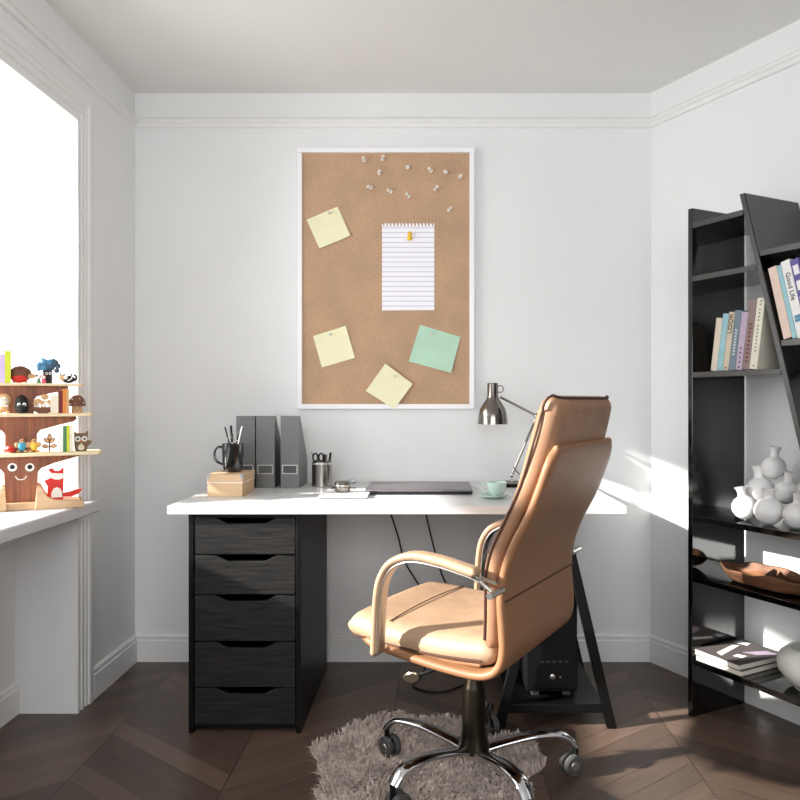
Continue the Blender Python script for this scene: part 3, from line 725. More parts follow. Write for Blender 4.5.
# shaggy rug
rg = MB(); nseg = 72; rr = lambda a: (.335 + .02*math.sin(3*a+1) + .02*math.sin(7*a) + .012*math.sin(13*a+2))
rc = Vector((-.03, 2.28, 0)); rings = 8
wxy = [(Matrix.Rotation(CA, 4, 'Z') @ w_).to_2d() + Vector((CC[0], CC[1])) - rc.to_2d() for w_ in wheels]
vs = [(0,0,.0035)]; fs = []
for j in range(1, rings+1):
    for k in range(nseg):
        a = 2*PI*k/nseg; q = rr(a)*j/rings
        vs.append((q*math.cos(a), q*math.sin(a), (.0035 if j < rings else .001)))
for k in range(nseg): fs.append((0, 1+k, 1+(k+1)%nseg))
for j in range(rings-1):
    for k in range(nseg): fs.append((1+j*nseg+k, 1+(j+1)*nseg+k, 1+(j+1)*nseg+(k+1)%nseg, 1+j*nseg+(k+1)%nseg))
rg.add(vs, fs)
for i in range(15000):
    a = random.uniform(0, 2*PI); q = rr(a)*math.sqrt(random.random())*1.0
    x, y = q*math.cos(a), q*math.sin(a)
    if any((Vector((x, y)) - wq).length < .07 for wq in wxy): continue
    dx, dy = random.gauss(0,.014)+.012*math.cos(9*x+5*y), random.gauss(0,.014)+.012*math.sin(11*y+3*x); hgt = random.uniform(.012,.030)
    wx, wy = random.gauss(0,.0022), random.gauss(0,.0022)
    rg.add([(x-wx,y-wy,.003),(x+wx,y+wy,.003),(x+dx*.5+wx*.7,y+dy*.5+wy*.7,.010+hgt*.75),(x+dx*.5-wx*.7,y+dy*.5-wy*.7,.010+hgt*.75),(x+dx,y+dy,.010+hgt*.8)], [(0,1,2,3),(3,2,4)])
rgo = rg.build('rug', 'fur', loc=tuple(rc)); tag(rgo, 'shaggy greyish fur rug on the floor under the office chair', 'rug')

# ------------------------------------------------------------------ bookcase on the right wall
F0 = Vector((.893, 2.641, 0)); BR = math.atan2(-.8837, .468)
def onb(px, d):
    """distance along the bookcase front seen at px, at depth d"""
    k = (px-CX)/F; px0 = F0.x + .8837*d; py0 = F0.y + .468*d
    return (k*py0 - px0)/(.468 + k*.8837)
def bY(t, d): return F0.y + .468*d - .8837*t
def bkz(py, t, d): return Z(py, bY(t, d))
def bw_(t, d, z): return (F0.x + .468*t + .8837*d, F0.y - .8837*t + .468*d, z)
bk = thing('bookcase', 'black glossy bookcase with a slanted divider against the right wall', 'bookcase', tuple(F0), BR)
DP, TH, BH = .262, .018, 1.766
MB().box((-.014,0,0),(.006,DP,BH)).build('side_panel', 'lacquer', bk, bevel=.0015)
ta, sl = .205, .268     # slanted divider: foot offset grows towards the floor
def st_(z): return ta + sl*(1.766-z)
MB().prism([(st_(1.766),1.766),(st_(1.766)+.02,1.766),(st_(0)+.02,0),(st_(0),0)], 0, DP).build('slanted_divider', 'lacquer', bk, bevel=.0015)
MB().prism([(st_(1.766)+.0015,1.7645),(st_(1.766)+.0185,1.7645),(st_(0)+.0185,0.002),(st_(0)+.0015,0.002)], -.0022, -.0004).build('divider_edge_sheen', 'edge', bk)  # grey strip paints the sky sheen along the divider front
for z in (1.705, 1.52, 1.187, .690, .480, .193):
    x1_ = st_(z)-.002 if z > 1.6 else st_(z)-.002
    o = MB().box((.0065,0.001,z-.0095),(x1_,DP,z+.0095)).build('shelf', 'lacquer', bk, bevel=.001)
    if z > 1: MB().box((.007,-.001,z-.0085),(x1_,.0008,z+.0085)).build('shelf_edge_sheen', 'edge', o)  # sky sheen painted on the upper boards only
MB().box((1.0,0,0),(1.02,DP,BH)).build('side_panel', 'lacquer', bk, bevel=.0015)
for z in (1.562, 1.274, .99, .70, .40, .12):
    o = MB().box((st_(z)+.024,0.001,z-.0095),(.999,DP,z+.0095)).build('shelf', 'lacquer', bk, bevel=.001)
    MB().box((st_(z)+.024,-.001,z-.0085),(.999,.0008,z+.0085)).build('shelf_edge_sheen', 'edge', o)  # same painted sky sheen on the right bay

# books: spines face the room (local -y)
def book(t, z, w, hgt, dep, m, lean, label, group, d0=.012, txt=None, marks=None):
    o = thing('book', label, 'book', bw_(t, d0, z), BR, group)
    q = rot('Y', lean)      # positive leans towards +x
    s = lambda mb, n, mm, bv=0: mb.build(n, mm, o, bevel=bv)
    c = MB(); cv = .0025
    c.box((0,0,0),(cv,dep,hgt), q); c.box((w-cv,0,0),(w,dep,hgt), q)
    s(c, 'cover', m, .0004)
    sp = s(MB().box((0,-.0015,0),(w,.001,hgt), q), 'spine', m, .0004)
    s(MB().box((cv,.002,.003),(w-cv,dep-.004,hgt-.003), q), 'pages', 'pages')
    if txt:
        body, size, tm, up, frac = txt
        text('lettering', body, size, tm, sp, q @ tr(w/2, -.0021, hgt*frac) @ rot('X', 90) @ rot('Z', up))
    if marks:
        mm, zs, mw, mh = marks
        mk = MB()
        for zf in zs: mk.box((w/2-mw/2,-.0019,hgt*zf),(w/2+mw/2,-.0016,hgt*zf+mh), q)
        s(mk, 'lettering', mm).parent = sp
    return o
G1 = 'books leaning on the middle shelf of the bookcase'
bz_ = 1.1967
t_ = onb(711.5, .012)
specs = [(717,.0205,.178,'bk_beige','beige book leaning leftmost on the middle shelf',None,None,710.8),
 (724,.019,.190,'bk_blue','light blue book leaning second from the left on the middle shelf',None,('bk_text',[.1,.15,.45,.5,.55,.6,.65],.006,.004),718),
 (731,.018,.193,'bk_tan','tan book with black letters LOOK on its spine',('LOOK',.024,'ink',90,.80),('ink',[.03],.006,.006),725.2),
 (738,.0215,.196,'bk_slate','slate grey blue book between the tan and the lilac book',None,('bk_text',[.25,.3,.35,.4,.45,.5,.55,.6,.65],.008,.006),732),
 (746,.0200,.188,'bk_lilac','lilac book with dark top on the middle shelf',None,('ink',[.03,.12,.2,.28,.36],.005,.006),740.5),
 (754,.0225,.222,'bk_taupe','tall taupe and dark red book on the middle shelf',None,('bk_darkred',[.1,.16,.22,.28,.34,.40,.46,.52,.58,.64],.011,.007),748),
 (761,.0235,.226,'bk_cream','tall cream book with small dark spaced letters, nearest the slanted divider',None,('ink',[.04,.25,.3,.35,.4,.45,.5,.55,.6,.68,.73,.78,.83,.9,.95],.005,.004),755.5)]
tt = onb(711.0, .012)
for _, w_, h_, m_, lb, tx_, mk_, _p in specs:
    ln = 8.0; w_ *= 1.22
    book(tt, bz_+.0003+w_*math.sin(R(8)), w_, h_, .15, m_, ln, lb, G1, d0=.012, txt=tx_, marks=mk_)
    tt += w_/math.cos(R(ln)) + .0012
G2 = 'books on the upper right shelf behind the slanted divider'
z2 = 1.2842
tt = st_(z2) + .026
ln2 = -14.0
for w_, h_, m_, lb, tx_, mk_ in [(.029,.232,'bk_pink','pale pink book tilted against the slanted divider',None,None),
        (.015,.235,'bk_aqua','slim aqua book between the pink and the white book',None,None),
        (.030,.245,'bk_white','white book with dark letters and blue green foot',('Good Life',.022,'ink',-90,.66),('toy_blue',[.2,.245],.02,.010)),
        (.028,.245,'bk_violet','white and violet book at the right edge of the photo',None,('bk_white',[.05,.2,.4,.6,.8],.018,.03))]:
    book(tt, z2+ .0005, w_, h_, .15, m_, ln2, lb, G2, d0=.012, txt=tx_, marks=mk_)
    if m_ == 'bk_white':
        pass
    tt += w_/math.cos(R(14)) + .0015

# white vases
VP = [(0,-.9),(.35,-.93),(.75,-.62),(.97,-.2),(1.0,.05),(.93,.38),(.7,.72),(.42,.88),(.34,1.0),(.33,1.2),(.37,1.5),(.52,1.78),(.49,1.78),(.33,1.5),(.28,1.2),(.28,1.0),(0,.8)]
def vase(px, py, d, r, lean, label, neck=1.0, leany=0):
    t = onb(px, d); z = bkz(py, t, d)
    q = rot('Y', lean) @ rot('X', leany)
    o = thing('vase', label, 'vase', bw_(t, d, z), BR, 'white round vases on the bookcase')
    body = [(a*r, b*r) for a, b in VP[:8]]
    nk = [(a*r, .88*r + (b-.88)*r*neck) for a, b in VP[7:]]
    MB().lathe(body, n=36, mtx=q).build('body', 'ceramic', o, angle=60)
    MB().lathe(nk, n=28, mtx=q).build('neck', 'ceramic', o, angle=60)
    return z
SZ = .6995+.0005
def vz(z, t, d): return CY - (z-H)*F/bY(t, d)
def vfloor(px, d, r): 
    t = onb(px, d); return vz(SZ + r*.965, t, d)
vase(744.5, vfloor(744.5,.075,.0435), .075, .041, -14, 'white round vase at the front left of the pile, neck leaning left', .9)
vase(769, vfloor(769,.060,.046), .060, .046, 2, 'white round vase at the front centre of the pile with upright neck', .75)
vase(797, vfloor(797,.070,.043), .070, .043, 6, 'white round vase at the front right of the pile, lit by sun', .9)
vase(760, 491, .150, .049, -4, 'white round vase in the second layer, left, behind the front two', .95)
vase(786.5, 492, .140, .039, 12, 'white round vase in the second layer, neck leaning right', .95)
vase(773.5, 467.5, .165, .040, 6, 'white round vase on the very top of the pile', 1.0)
vase(812, 490, .160, .042, 14, 'white round vase in the second layer cut by the right photo edge', .9)

# driftwood bowl
tw0, tw1 = onb(723, .10), onb(812, .07)
tc_ = (tw0+tw1)/2 + .01; hwid = (tw1-tw0)/2 + .012
dwb = thing('wooden_bowl', 'long rough wooden dough bowl on the shelf below the vases', 'bowl', bw_(tc_, .10, .490), BR)
vs, fs = [], []; nn, mm = 40, 7
for j, (sc, zz) in enumerate([(.45,0),(.80,.004),(.93,.028),(1.0,.050),(.95,.052),(.80,.022),(.45,.014)]):
    for k in range(nn):
        a = 2*PI*k/nn; wob = 1+.04*math.sin(5*a+1)+.02*math.sin(11*a)
        vs.append((math.cos(a)*hwid*sc*wob*(1 if abs(math.cos(a)) < .9 else 1.03), math.sin(a)*.085*sc*wob, zz + (.006*math.sin(4*a)+.004*math.sin(9*a) if zz > .02 else 0)))
for j in range(mm-1):
    for k in range(nn): fs.append((j*nn+k, j*nn+(k+1)%nn, (j+1)*nn+(k+1)%nn, (j+1)*nn+k))
fs += [tuple(range(nn-1,-1,-1)), tuple((mm-1)*nn+k for k in range(nn))]
MB().add(vs, fs).build('body', 'darkwood', dwb, sub=1)
MB().prism([(-.006,.012),(.006,.012),(.008,.046),(-.002,.052)], -.055, .055, 'y', rot('Z',24)).build('divider', 'darkwood', dwb)

# magazines
def mag(t, d, z, rz, label, dark):
    o = thing('magazine', label, 'magazine', bw_(t, d, z), BR+rz)
    MB().box((-.092,-.115,.0015),(.092,.115,.0165)).build('pages', 'pages', o, bevel=.0006)
    c = MB().box((-.093,-.116,.0167),(.093,.116,.0185)).build('front_cover', dark, o)
    MB().box((-.093,-.116,0),(.093,.116,.0013)).build('back_cover', dark, o)
    return o, c
mag(.112, .118, .2032, R(2), 'grey covered magazine at the bottom of the pile on the lowest shelf', 'mag_top')
mo, mc = mag(.110, .116, .2222, R(0), 'dark illustrated magazine on top of the pile on the lowest shelf', 'mag_top')
for poly, m_ in (([(-.03,-.08),(.0,-.09),(-.045,.05),(-.06,.03)], 'bk_white'), ([(.01,.0),(.05,.02),(.085,.09),(.04,.08)], 'bk_lilac'), ([(.02,-.06),(.05,-.05),(.045,-.02),(.015,-.03)], 'bk_white'), ([(-.08,.06),(-.03,.07),(-.04,.10),(-.08,.10)], 'bk_text')):
    MB().prism(poly, .0186, .0190, 'z').build('cover_picture', m_, mc)
# white bowl
tb = onb(815, .13)
wb = thing('round_bowl', 'pale glossy round bowl on the lowest shelf at the right edge', 'bowl', bw_(tb, .13, .2055), BR)
MB().lathe([(0,0),(.05,0),(.08,.015),(.106,.05),(.110,.075),(.102,.100),(.080,.118),(.072,.120),(.070,.117),(.095,.098),(.103,.075),(.098,.05),(.07,.02),(0,.008)], n=56).build('body', 'grey_glass', wb, angle=60)
MB().lathe([(.060,-.0025),(.060,.0),(.055,.0),(.055,-.0025)], n=40).build('foot_ring', 'grey_glass', wb)

# ------------------------------------------------------------------ toy tree shelf on the sill
TO = Vector((-1.358, 2.50, .742)); TR = R(28); tcx, tsx = math.cos(TR), math.sin(TR)
def T(px, py, d=0):
    k = (px-CX)/F; x0_ = TO.x - tsx*d; y0_ = TO.y + tcx*d
    r = (k*y0_ - x0_)/(tcx - k*tsx); Y = y0_ + tsx*r
    return (r, Z(py, Y) - TO.z)
def Tw(r, d, z): return (TO.x + tcx*r - tsx*d, TO.y + tsx*r + tcx*d, TO.z + z)
tree = thing('toy_tree_shelf', 'wooden tree-shaped toy shelf with smiling face on the window sill', 'toy shelf', tuple(TO), TR)
def mir(pts): return pts + [(-x, z) for x, z in pts[::-1]]
Hs = [T(21,454)[1]-.006, T(21,415)[1]-.005, T(21,385)[1]-.004]
z3, z2_, z1_ = T(21,454)[1], T(21,415)[1], T(21,384.5)[1]
P_ = lambda px, py: T(px, py)
trunk = [P_(40,503), P_(37,493), P_(38,472), P_(41,468), P_(55,462.5), P_(70,458.5), P_(81,455), P_(83,452.5)]
trunk = [(trunk[0][0], .004)] + trunk[1:-1] + [(trunk[-1][0], z3-.012), (trunk[-1][0]-.004, z3-.006)]
mid = [(trunk[-1][0]-.055, z3-.006)]
o = MB().prism(mir([(.075,.004)] + trunk[1:]), -.010, .010).build('trunk_board', 'walnut', tree, bevel=.001)
a2 = [(T(37,448)[0], z3+.006), (T(37,434)[0], T(37,434)[1]), P_(40,430), P_(58,425), P_(73,421.5), (P_(77,418)[0], z2_-.014), (P_(77,418)[0]-.004, z2_-.0055)]
MB().prism(mir(a2), -.010, .010).build('middle_board', 'walnut', tree, bevel=.001)
a1 = [(T(34,412)[0], z2_+.0055), (T(34,400)[0], T(34,400)[1]), P_(37,396.5), P_(52,393), P_(64,391), (P_(68,388)[0], z1_-.018), (P_(68,388)[0], z1_-.0045)]
MB().prism(mir(a1), -.010, .010).build('upper_board', 'walnut', tree, bevel=.001)
for z, px, th, dd in ((z3,100.5,.0055,.062), (z2_,92.5,.005,.055), (z1_,83.5,.004,.048)):
    e = T(px, 450)[0]
    MB().prism([(-e,-dd),(e-.01,-dd),(e,-dd+.01),(e,dd-.01),(e-.01,dd),(-e+.01,dd),(-e,dd-.01)], z-th, z+th, 'z').build('shelf_board', 'birch', tree, bevel=.0015)
# curved beech feet
for sg in (-1, 1):
    e = .185
    pts = [(sg*.040,0),(sg*e,0),(sg*e,.018),(sg*(e-.008),.024),(sg*.13,.026),(sg*.095,.031),(sg*.076,.042),(sg*.065,.060),(sg*.058,.076),(sg*.046,.080),(sg*.044,.066),(sg*.042,.03)]
    MB().prism(pts, -.055, -.040).build('foot', 'beech', tree, bevel=.002)
    MB().prism(pts, .040, .055).build('foot', 'beech', tree, bevel=.002)
MB().box((-.175,-.0395,.001),(.175,.0395,.023)).build('base_board', 'beech', tree, bevel=.001)
# face
for px in (12.4, 29.8):
    r, z = T(px, 467)
    ey = MB().lathe([(.0135,0),(.0135,.002),(0,.002)], n=24, mtx=tr(r,-.0102,z)@rot('X',90)).build('eye', 'toy_white', tree)
    MB().lathe([(.0075,0),(.0075,.001),(0,.001)], n=20, mtx=tr(r,-.0123,z+.001)@rot('X',90)).build('pupil', 'toy_black', ey)
mr, mz = T(21, 475.5)
MB().tube([(mr+.0155*math.cos(a), -.0112, mz+.013*math.sin(a)) for a in [PI+i*PI/12 for i in range(13)]], .0016, n=8).build('mouth', 'toy_white', tree)

S = .0034
def toy(name, label, cat, px, shelf_z, d=-.02, group='toys on the tree shelf'):
    r = T(px, 440, d)[0]
    return thing(name, label, cat, Tw(r, d, shelf_z+.0004), TR, group)
zt1, zt2, zt3 = z1_+.004, z2_+.005, z3+.0055
def B(parent, name, m, c, r, sc=(1,1,1)): return MB().ball([q*S for q in c], r*S, sc=sc).build(name, m, parent)
def PR(parent, name, m, pts, y0, y1, bevel=.0006): return MB().prism([(a*S, b*S) for a, b in pts], y0*S, y1*S).build(name, m, parent, bevel=bevel)
def tbook(px, z, w, h, m, label, d=-.040, dep=10):
    o = toy('small_book', label, 'book', px, z, -.040)
    MB().box((-w/2*S, -2*S, 0), (w/2*S, (dep-2)*S, h*S)).build('cover', m, o, bevel=.0006)
    MB().box((-w/2*S*.7, -1.5*S, h*S), (w/2*S*.7, (dep-3)*S, h*S+.0006)).build('pages', 'pages', o)
# top shelf
tbook(2.5, zt1, 4.5, 27, 'toy_lilac', 'small lilac book at the left end of the top toy shelf')
tbook(7.8, zt1, 5, 30, 'toy_lime', 'small lime yellow book beside the hedgehog')
h = toy('toy_hedgehog', 'toy hedgehog with brown spines and red body on the top toy shelf', 'toy', 20, zt1)
MB().ball((0,0,8.2*S), 8*S, n=24, sc=(1.15,.5,1)).build('body', 'toy_brown', h)
sp = MB()
for i in range(90):
    a = random.uniform(.1, PI-.1); b = random.uniform(-1.2,1.2); q = Vector((math.cos(a)*1.15, .5*math.sin(b), math.sin(a)*math.cos(b)))*8*S
    sp.tube([q*.9+Vector((0,0,8.2*S)), q*1.18+Vector((0,0,8.2*S))], [.0016,.0003], n=5)
sp.build('spines', 'toy_brown', h)
MB().ball((-.5*S,-2.2*S,4.2*S), 4.2*S, sc=(1.6,.6,1)).build('belly', 'toy_red', h)
MB().tube([(7*S,0,7.5*S),(11*S,0,6.5*S),(14.5*S,0,7.5*S)], [3.2*S,2.2*S,.6*S], n=12).build('snout', 'toy_tan', h)
B(h, 'nose', 'toy_black', (14.7,0,7.7), .8)
for x in (-5, 5): MB().ball((x*S,-2*S,1*S), 1.2*S, sc=(1.4,1,.8)).build('paw', 'toy_tan', h)
c = toy('toy_cat', 'tiny white and green toy cat with black ears on the top toy shelf', 'toy', 38.8, zt1, -.03)
MB().lathe([(0,0),(1.9*S,0),(1.6*S,2.5*S),(1.1*S,4*S),(0,4.2*S)], n=16).build('body', 'toy_green', c)
B(c, 'head', 'toy_white', (0,0,5.6), 1.9, (1.1,.9,.85))
PR(c, 'ears', 'toy_black', [(-2.2,6),(2.2,6),(2.4,8.4),(1,7.2),(-1,7.2),(-2.4,8.4)], -.6, .6)
c = toy('toy_figure', 'tiny red toy figure with white face beside the blue toy tree', 'toy', 43.9, zt1, -.03)
MB().lathe([(0,0),(2.1*S,0),(2.2*S,2*S),(1.4*S,4.5*S),(0,4.6*S)], n=16).build('body', 'toy_pink', c)
B(c, 'hood', 'toy_red', (0,.2,5.8), 2.1); B(c, 'face', 'toy_white', (0,-.9,5.8), 1.5)
c = toy('toy_tree', 'small toy tree with black trunk, eyes and blue cloud crown', 'toy', 47.6, zt1, -.01)
MB().box((-4*S,-2*S,0),(4*S,2*S,12.5*S)).build('trunk', 'toy_black', c, bevel=.002)
for (x, z, r, m_) in ((-7,17.5,3.4,'toy_blue'),(-3,20.5,3.6,'toy_blue'),(2,20.5,3.4,'toy_blue'),(6.5,20,3.2,'toy_darkblue'),(9,17,2.6,'toy_darkblue'),(3,16,3.6,'toy_darkblue'),(-3,15.5,3.8,'toy_blue'),(-7.5,14,2.2,'toy_blue'),(8,12.5,2.4,'toy_darkblue'),(-1,13.5,2.6,'toy_darkblue'),(5,22.5,2.0,'toy_darkblue'),(-4.5,23.2,1.8,'toy_blue')):
    B(c, 'crown_lobe', m_, (x,0,z), r, (1,.7,1))
for x in (-.8, 2.2):
    e = B(c, 'eye', 'toy_white', (x,-2,9.6), 1.3, (1,.4,1)); B(e, 'pupil', 'toy_black', (x,-2.5,9.6), .6, (1,.4,1))
c = toy('toy_cat', 'black and white toy cat lying curled at the right end of the top toy shelf', 'toy', 67.5, zt1)
MB().ball((1*S,0,4*S), 4.4*S, sc=(1.35,.7,.85)).build('body', 'toy_black', c)
B(c, 'head', 'toy_tan', (-4.5,-1,5.6), 3, (1,.8,1)); B(c, 'muzzle', 'toy_white', (-1.8,-2.8,6), 2, (1,.5,1))
for x, z in ((-6,9),(-3,9.2),(3.5,9.2)): PR(c, 'ear', 'toy_black', [(x-1.2,z-1.5),(x+1.2,z-1.5),(x,z+1.5)], -1, 0)
MB().tube([(5*S,0,3*S),(7.5*S,0,4*S),(7.8*S,0,7*S),(5.5*S,0,9*S)], [1.3*S,.9*S], n=10, smooth=3).build('tail', 'toy_black', c)
MB().tube([(0,-3*S,2.6*S),(3*S,-3.2*S,4.5*S),(4.5*S,-3*S,7.5*S)], .5*S, n=8, smooth=3).build('stripe', 'toy_white', c)
# second shelf
c = toy('toy_lion', 'beige round toy lion with mane at the left end of the second toy shelf', 'toy', 4, zt2, -.028)
MB().ball((0,0,6*S), 5*S, sc=(1,.6,1)).build('body', 'toy_tan', c)
B(c, 'mane', 'toy_tan', (0,.6,13), 6.2, (1,.4,1)); hd = B(c, 'head', 'cream', (0,-1.6,12.5), 3.9, (1,.5,1))
for x in (-1.4,1.4): B(hd, 'eye', 'toy_black', (x,-3.6,13), .5)
for x in (-3,3): B(c, 'paw', 'toy_tan', (x,-2,1.6), 1.6, (1.2,1,1))
PR(c, 'scarf', 'toy_white', [(-3.5,8.5),(3.8,8),(3.4,6.6),(-3,7.2)], -3.6, -3)
c = toy('toy_egg', 'black egg-shaped toy with two white eyes on the second toy shelf', 'toy', 21.7, zt2, -.034)
MB().lathe([(0,0),(3*S,.2*S),(5.4*S,3*S),(6.2*S,7*S),(5.6*S,11.5*S),(3.8*S,15.5*S),(1.6*S,17.6*S),(0,18*S)], n=32).build('body', 'toy_black', c)
for x in (-2.2,2.2):
    e = MB().ball((x*S,-5.5*S,8.6*S), 1.7*S, sc=(1,.4,1)).build('eye', 'toy_white', c); MB().ball((x*S,-6.1*S,8.0*S), .9*S, sc=(1,.3,1)).build('pupil', 'toy_black', e)
c = toy('toy_mushrooms', 'beige mushroom cluster toy on a brown boat-shaped stand', 'toy', 43, zt2, -.028)
PR(c, 'stand', 'toy_brown', [(-9,6),(9.5,6),(7.5,2),(4,.0),(-4,0),(-7.5,2)], -3, 3)
for x, z, r in ((-4.5,12,3.3),(1.5,15.8,3.6),(5.5,11,2.8),(-6.5,9.5,2.4),(-1,10.5,2.8)):
    q = MB().ball((x*S,0,z*S), r*S, sc=(1,.6,.75)).build('cap', 'toy_tan', c); MB().tube([(x*S,0,5.5*S),(x*S,0,z*S)], 1.1*S, n=10).build('stem', 'cream', q)
c = toy('toy_ball', 'small dark red toy ball in front of the white book', 'toy', 52, zt2, -.035)
MB().ball((0,0,2.7*S), 2.7*S).build('ball', 'toy_darkred', c)
tbook(54.5, zt2, 7, 18, 'cream', 'small cream book right of the mushroom toys on the second toy shelf', .01)
tbook(60.5, zt2, 4, 22, 'toy_darkred', 'small dark red book on the second toy shelf')
tbook(64.3, zt2, 3, 23.5, 'toy_orange', 'small orange book on the second toy shelf')
tbook(67.6, zt2, 2.6, 24, 'toy_tan', 'slim tan book beside the spotted toy mushroom')
c = toy('toy_mushroom', 'brown toy mushroom with white spots at the right end of the second toy shelf', 'toy', 77, zt2)
MB().lathe([(0,0),(4.6*S,0),(5*S,2*S),(4.4*S,7*S),(0,7*S)], n=28, sy=.8).build('stem', 'toy_tan', c)
cp_ = MB().lathe([(4*S,6.6*S),(7.8*S,7*S),(8*S,9.5*S),(6.5*S,14*S),(3.5*S,17.2*S),(0,18*S)], n=32, sy=.8).build('cap', 'toy_brown', c)
for x, z in ((-4.5,13.5),(2,14),(-1,9.6),(5.5,9.8),(-6,9)): MB().ball((x*S,-math.sqrt(max(0,1-(x/8)**2))*6.0*S*(1-.05*max(0,z-9)),z*S), .9*S, sc=(1,.5,1)).build('spot', 'toy_white', cp_)
MB().tube([(-1.5*S,-4*S,3.6*S),(0,-4.2*S,2.9*S),(1.5*S,-4*S,3.6*S)], .3*S, n=6, smooth=3).build('smile', 'toy_black', c)
for x in (-1.8,1.8): MB().ball((x*S,-3.8*S,5*S), .5*S).build('eye', 'toy_black', c)
# third shelf
c = toy('toy_toadstool', 'red toy toadstool with white spot on the third toy shelf', 'toy', 9, zt3, -.03)
MB().lathe([(0,0),(2*S,0),(1.6*S,3*S),(0,3*S)], n=20).build('stem', 'toy_white', c)
q = MB().lathe([(5*S,1.6*S),(5.3*S,3*S),(4*S,5.6*S),(0,7.2*S)], n=28).build('cap', 'toy_red', c)
MB().ball((-1*S,-3.8*S,4.8*S), 1.5*S, sc=(1,.5,1)).build('spot', 'toy_white', q)
def critter(px, m, label):
    c = toy('toy_bug', label, 'toy', px, zt3, -.03)
    b = MB().ball((0,0,6.5*S), 4*S, sc=(.85,.6,1.25)).build('body', m, c)
    for sx in (-1,1):
        B(c, 'wing', 'toy_tan', (sx*4.2,.5,7.5), 2.6, (.8,.4,1.1)); B(c, 'foot', 'toy_tan', (sx*3,-.5,1.3), 1.3, (1.5,1,1))
    B(c, 'head', 'toy_tan', (0,-.8,11.2), 2.2, (1,.8,1)); MB().tube([(1*S,0,13*S),(1.8*S,0,15*S)], .35*S, n=6).build('antenna', 'toy_red', c)
    for sx in (-.8,.8): B(c, 'eye', 'toy_black', (sx,-2.6,11.5), .45)
critter(22, 'toy_cyan', 'small beige toy creature with blue body on the third toy shelf')
critter(34, 'toy_yellow', 'small beige toy creature with yellow body on the third toy shelf')
c = toy('toy_leaf', 'wooden leaf-shaped toy with five leaflets on the third toy shelf', 'toy', 49.5, zt3, .0)
MB().tube([(0,0,0),(0,0,12*S)], .7*S, n=8).build('stem', 'toy_brown', c)
for an, l, z in ((0,7.5,10.5),(42,7,8),(-42,7,8),(80,7,4.5),(-80,7,4.5)):
    mt = tr(0,0,z*S) @ rot('Y', an)
    lf = [(0,0),(1.9,2.5),(2.1,4.2),(1.2,6.2),(0,l),(-1.2,6.2),(-2.1,4.2),(-1.9,2.5)]
    q = MB().prism([(a*S,b*S) for a,b in lf], -.6*S, .6*S, 'y', mt).build('leaflet', 'toy_brown', c)
    MB().prism([(a*S*.6,(b*.7+1)*S) for a,b in lf], -.8*S, -.6*S, 'y', mt).build('leaflet_inlay', 'toy_tan', q)
tbook(61, zt3, 3.5, 24, 'toy_white', 'slim white book left of the green books on the third toy shelf', .01)
tbook(64.8, zt3, 3, 25, 'toy_green', 'small dark green book on the third toy shelf')
tbook(68, zt3, 2.4, 25.5, 'toy_lime', 'slim lime green book on the third toy shelf')
tbook(71.2, zt3, 3, 25, 'cream', 'small cream book beside the toy owl')
c = toy('toy_owl', 'brown toy owl with big white eyes at the right end of the third toy shelf', 'toy', 81, zt3)
PR(c, 'body', 'owl_brown', [(-5,0),(5,0),(6,5),(6.2,14),(6.6,20),(3,17.5),(-3,17.5),(-6.2,19.5),(-6.2,12),(-6,5)], -2.5, 2.5)
for x in (-3,3):
    e = MB().ball((x*S,-2.6*S,12*S), 2.7*S, sc=(1,.3,1)).build('eye', 'toy_white', c); MB().ball((x*S,-3.4*S,12*S), 1.2*S, sc=(1,.3,1)).build('pupil', 'toy_black', e)
PR(c, 'beak', 'toy_orange', [(-.9,10.5),(.9,10.5),(0,8)], -3.4, -2.6)
PR(c, 'belly', 'cream', [(-2.5,1),(2.5,1),(3,4.5),(0,8),(-3,4.5)], -2.9, -2.5)
PR(c, 'wing', 'owl_brown', [(5.5,4),(9,7),(9.8,10.5),(8.5,10),(6,11)], -1.5, 1.5)
for x in (-2.5,2.5): B(c, 'foot', 'toy_black', (x,-2.6,.8), .8)
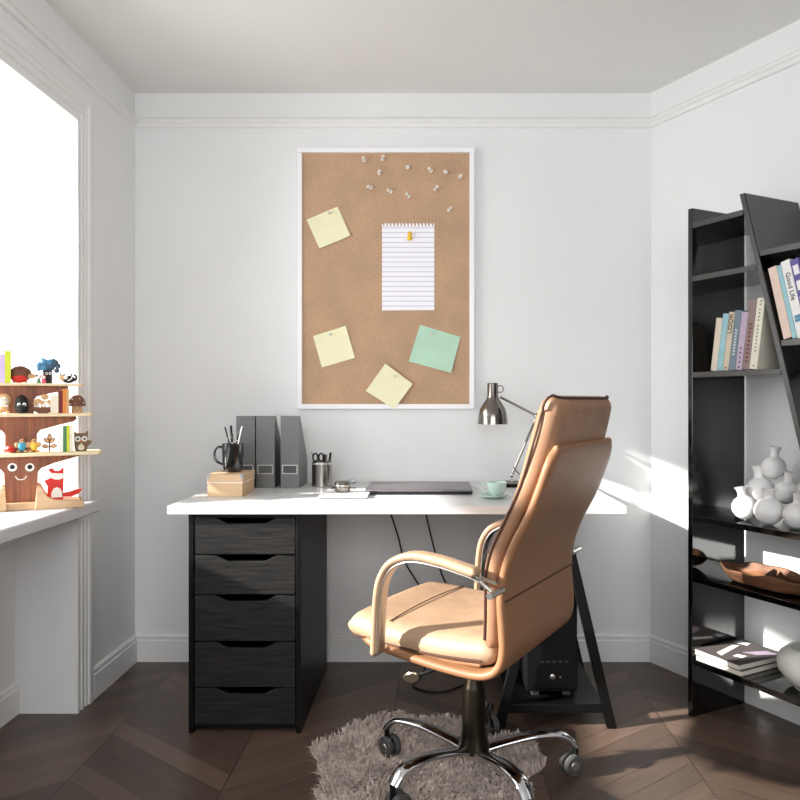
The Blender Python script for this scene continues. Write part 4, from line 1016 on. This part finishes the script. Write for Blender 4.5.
# fox on the base
r_, _ = T(57, 493, -.03)
c = thing('toy_fox', 'red and white toy fox with bushy tail on the tree shelf base', 'toy', Tw(r_, -.0, .0234), TR, 'toys on the tree shelf')
PR(c, 'body', 'toy_red', [(-8.5,2.5),(5.5,2.5),(6,18),(6,24),(6,32),(3.6,29.5),(2.5,28.5),(-1.5,28.5),(-3.5,31),(-6,31),(-7.5,29.5),(-5,27.5),(-5.2,24),(-4.8,22),(-7,21),(-10.5,19),(-9.2,16),(-8,14)], -4, 4)
PR(c, 'face_mask', 'toy_white', [(-5.4,27),(5.8,26),(5.8,21.5),(2,20),(-2,20.5),(-5.4,22.5)], -4.6, -4.05)
PR(c, 'belly', 'toy_white', [(-4.8,2.7),(4.5,2.7),(4.8,7),(3,11.5),(0,13),(-3,11.5),(-4.8,7)], -4.6, -4.05)
PR(c, 'tail', 'toy_red', [(5.6,3),(13,2.6),(19,5),(23,9.5),(18,9.5),(12,7.5),(5.6,6.5)], -3, 3)
PR(c, 'foot', 'toy_red', [(-8.5,0),(5.5,0),(5.5,2.5),(-8.5,2.5)], -4, 4)
B(c, 'nose', 'toy_black', (-10.3,-1,19.2), .8)

# ------------------------------------------------------------------ camera, sun, sky
cam = bpy.data.cameras.new('camera'); co = bpy.data.objects.new('camera', cam); COL.objects.link(co)
co.location = (0, 0, H); co.rotation_euler = (PI/2, 0, 0)
cam.sensor_width = 36; cam.sensor_fit = 'HORIZONTAL'; cam.lens = 36*F/800; cam.shift_x = -(CX-400)/800; cam.shift_y = 0; cam.clip_start = .05
bpy.context.scene.camera = co
sun = bpy.data.lights.new('sun', 'SUN'); so = bpy.data.objects.new('sun', sun); COL.objects.link(so)
sd = Vector((.65, .180, -.285)).normalized()
so.rotation_euler = sd.to_track_quat('-Z', 'Y').to_euler(); so.location = (-4, 1, 4)
sun.energy = 11.0; sun.angle = R(1.6); sun.color = (1, .97, .93)
wd = bpy.data.worlds.new('sky'); bpy.context.scene.world = wd; wd.use_nodes = True
bg = wd.node_tree.nodes['Background']; bg.inputs[0].default_value = (.97, .985, 1, 1); bg.inputs[1].default_value = 4.4
sc = bpy.context.scene
sc.view_settings.view_transform = 'Standard'; sc.view_settings.look = 'None'; sc.view_settings.gamma = 1; sc.view_settings.exposure = 0.47
sc.view_settings.use_curve_mapping = False
sc.cycles.max_bounces = 10; sc.cycles.diffuse_bounces = 6; sc.cycles.use_denoising = True
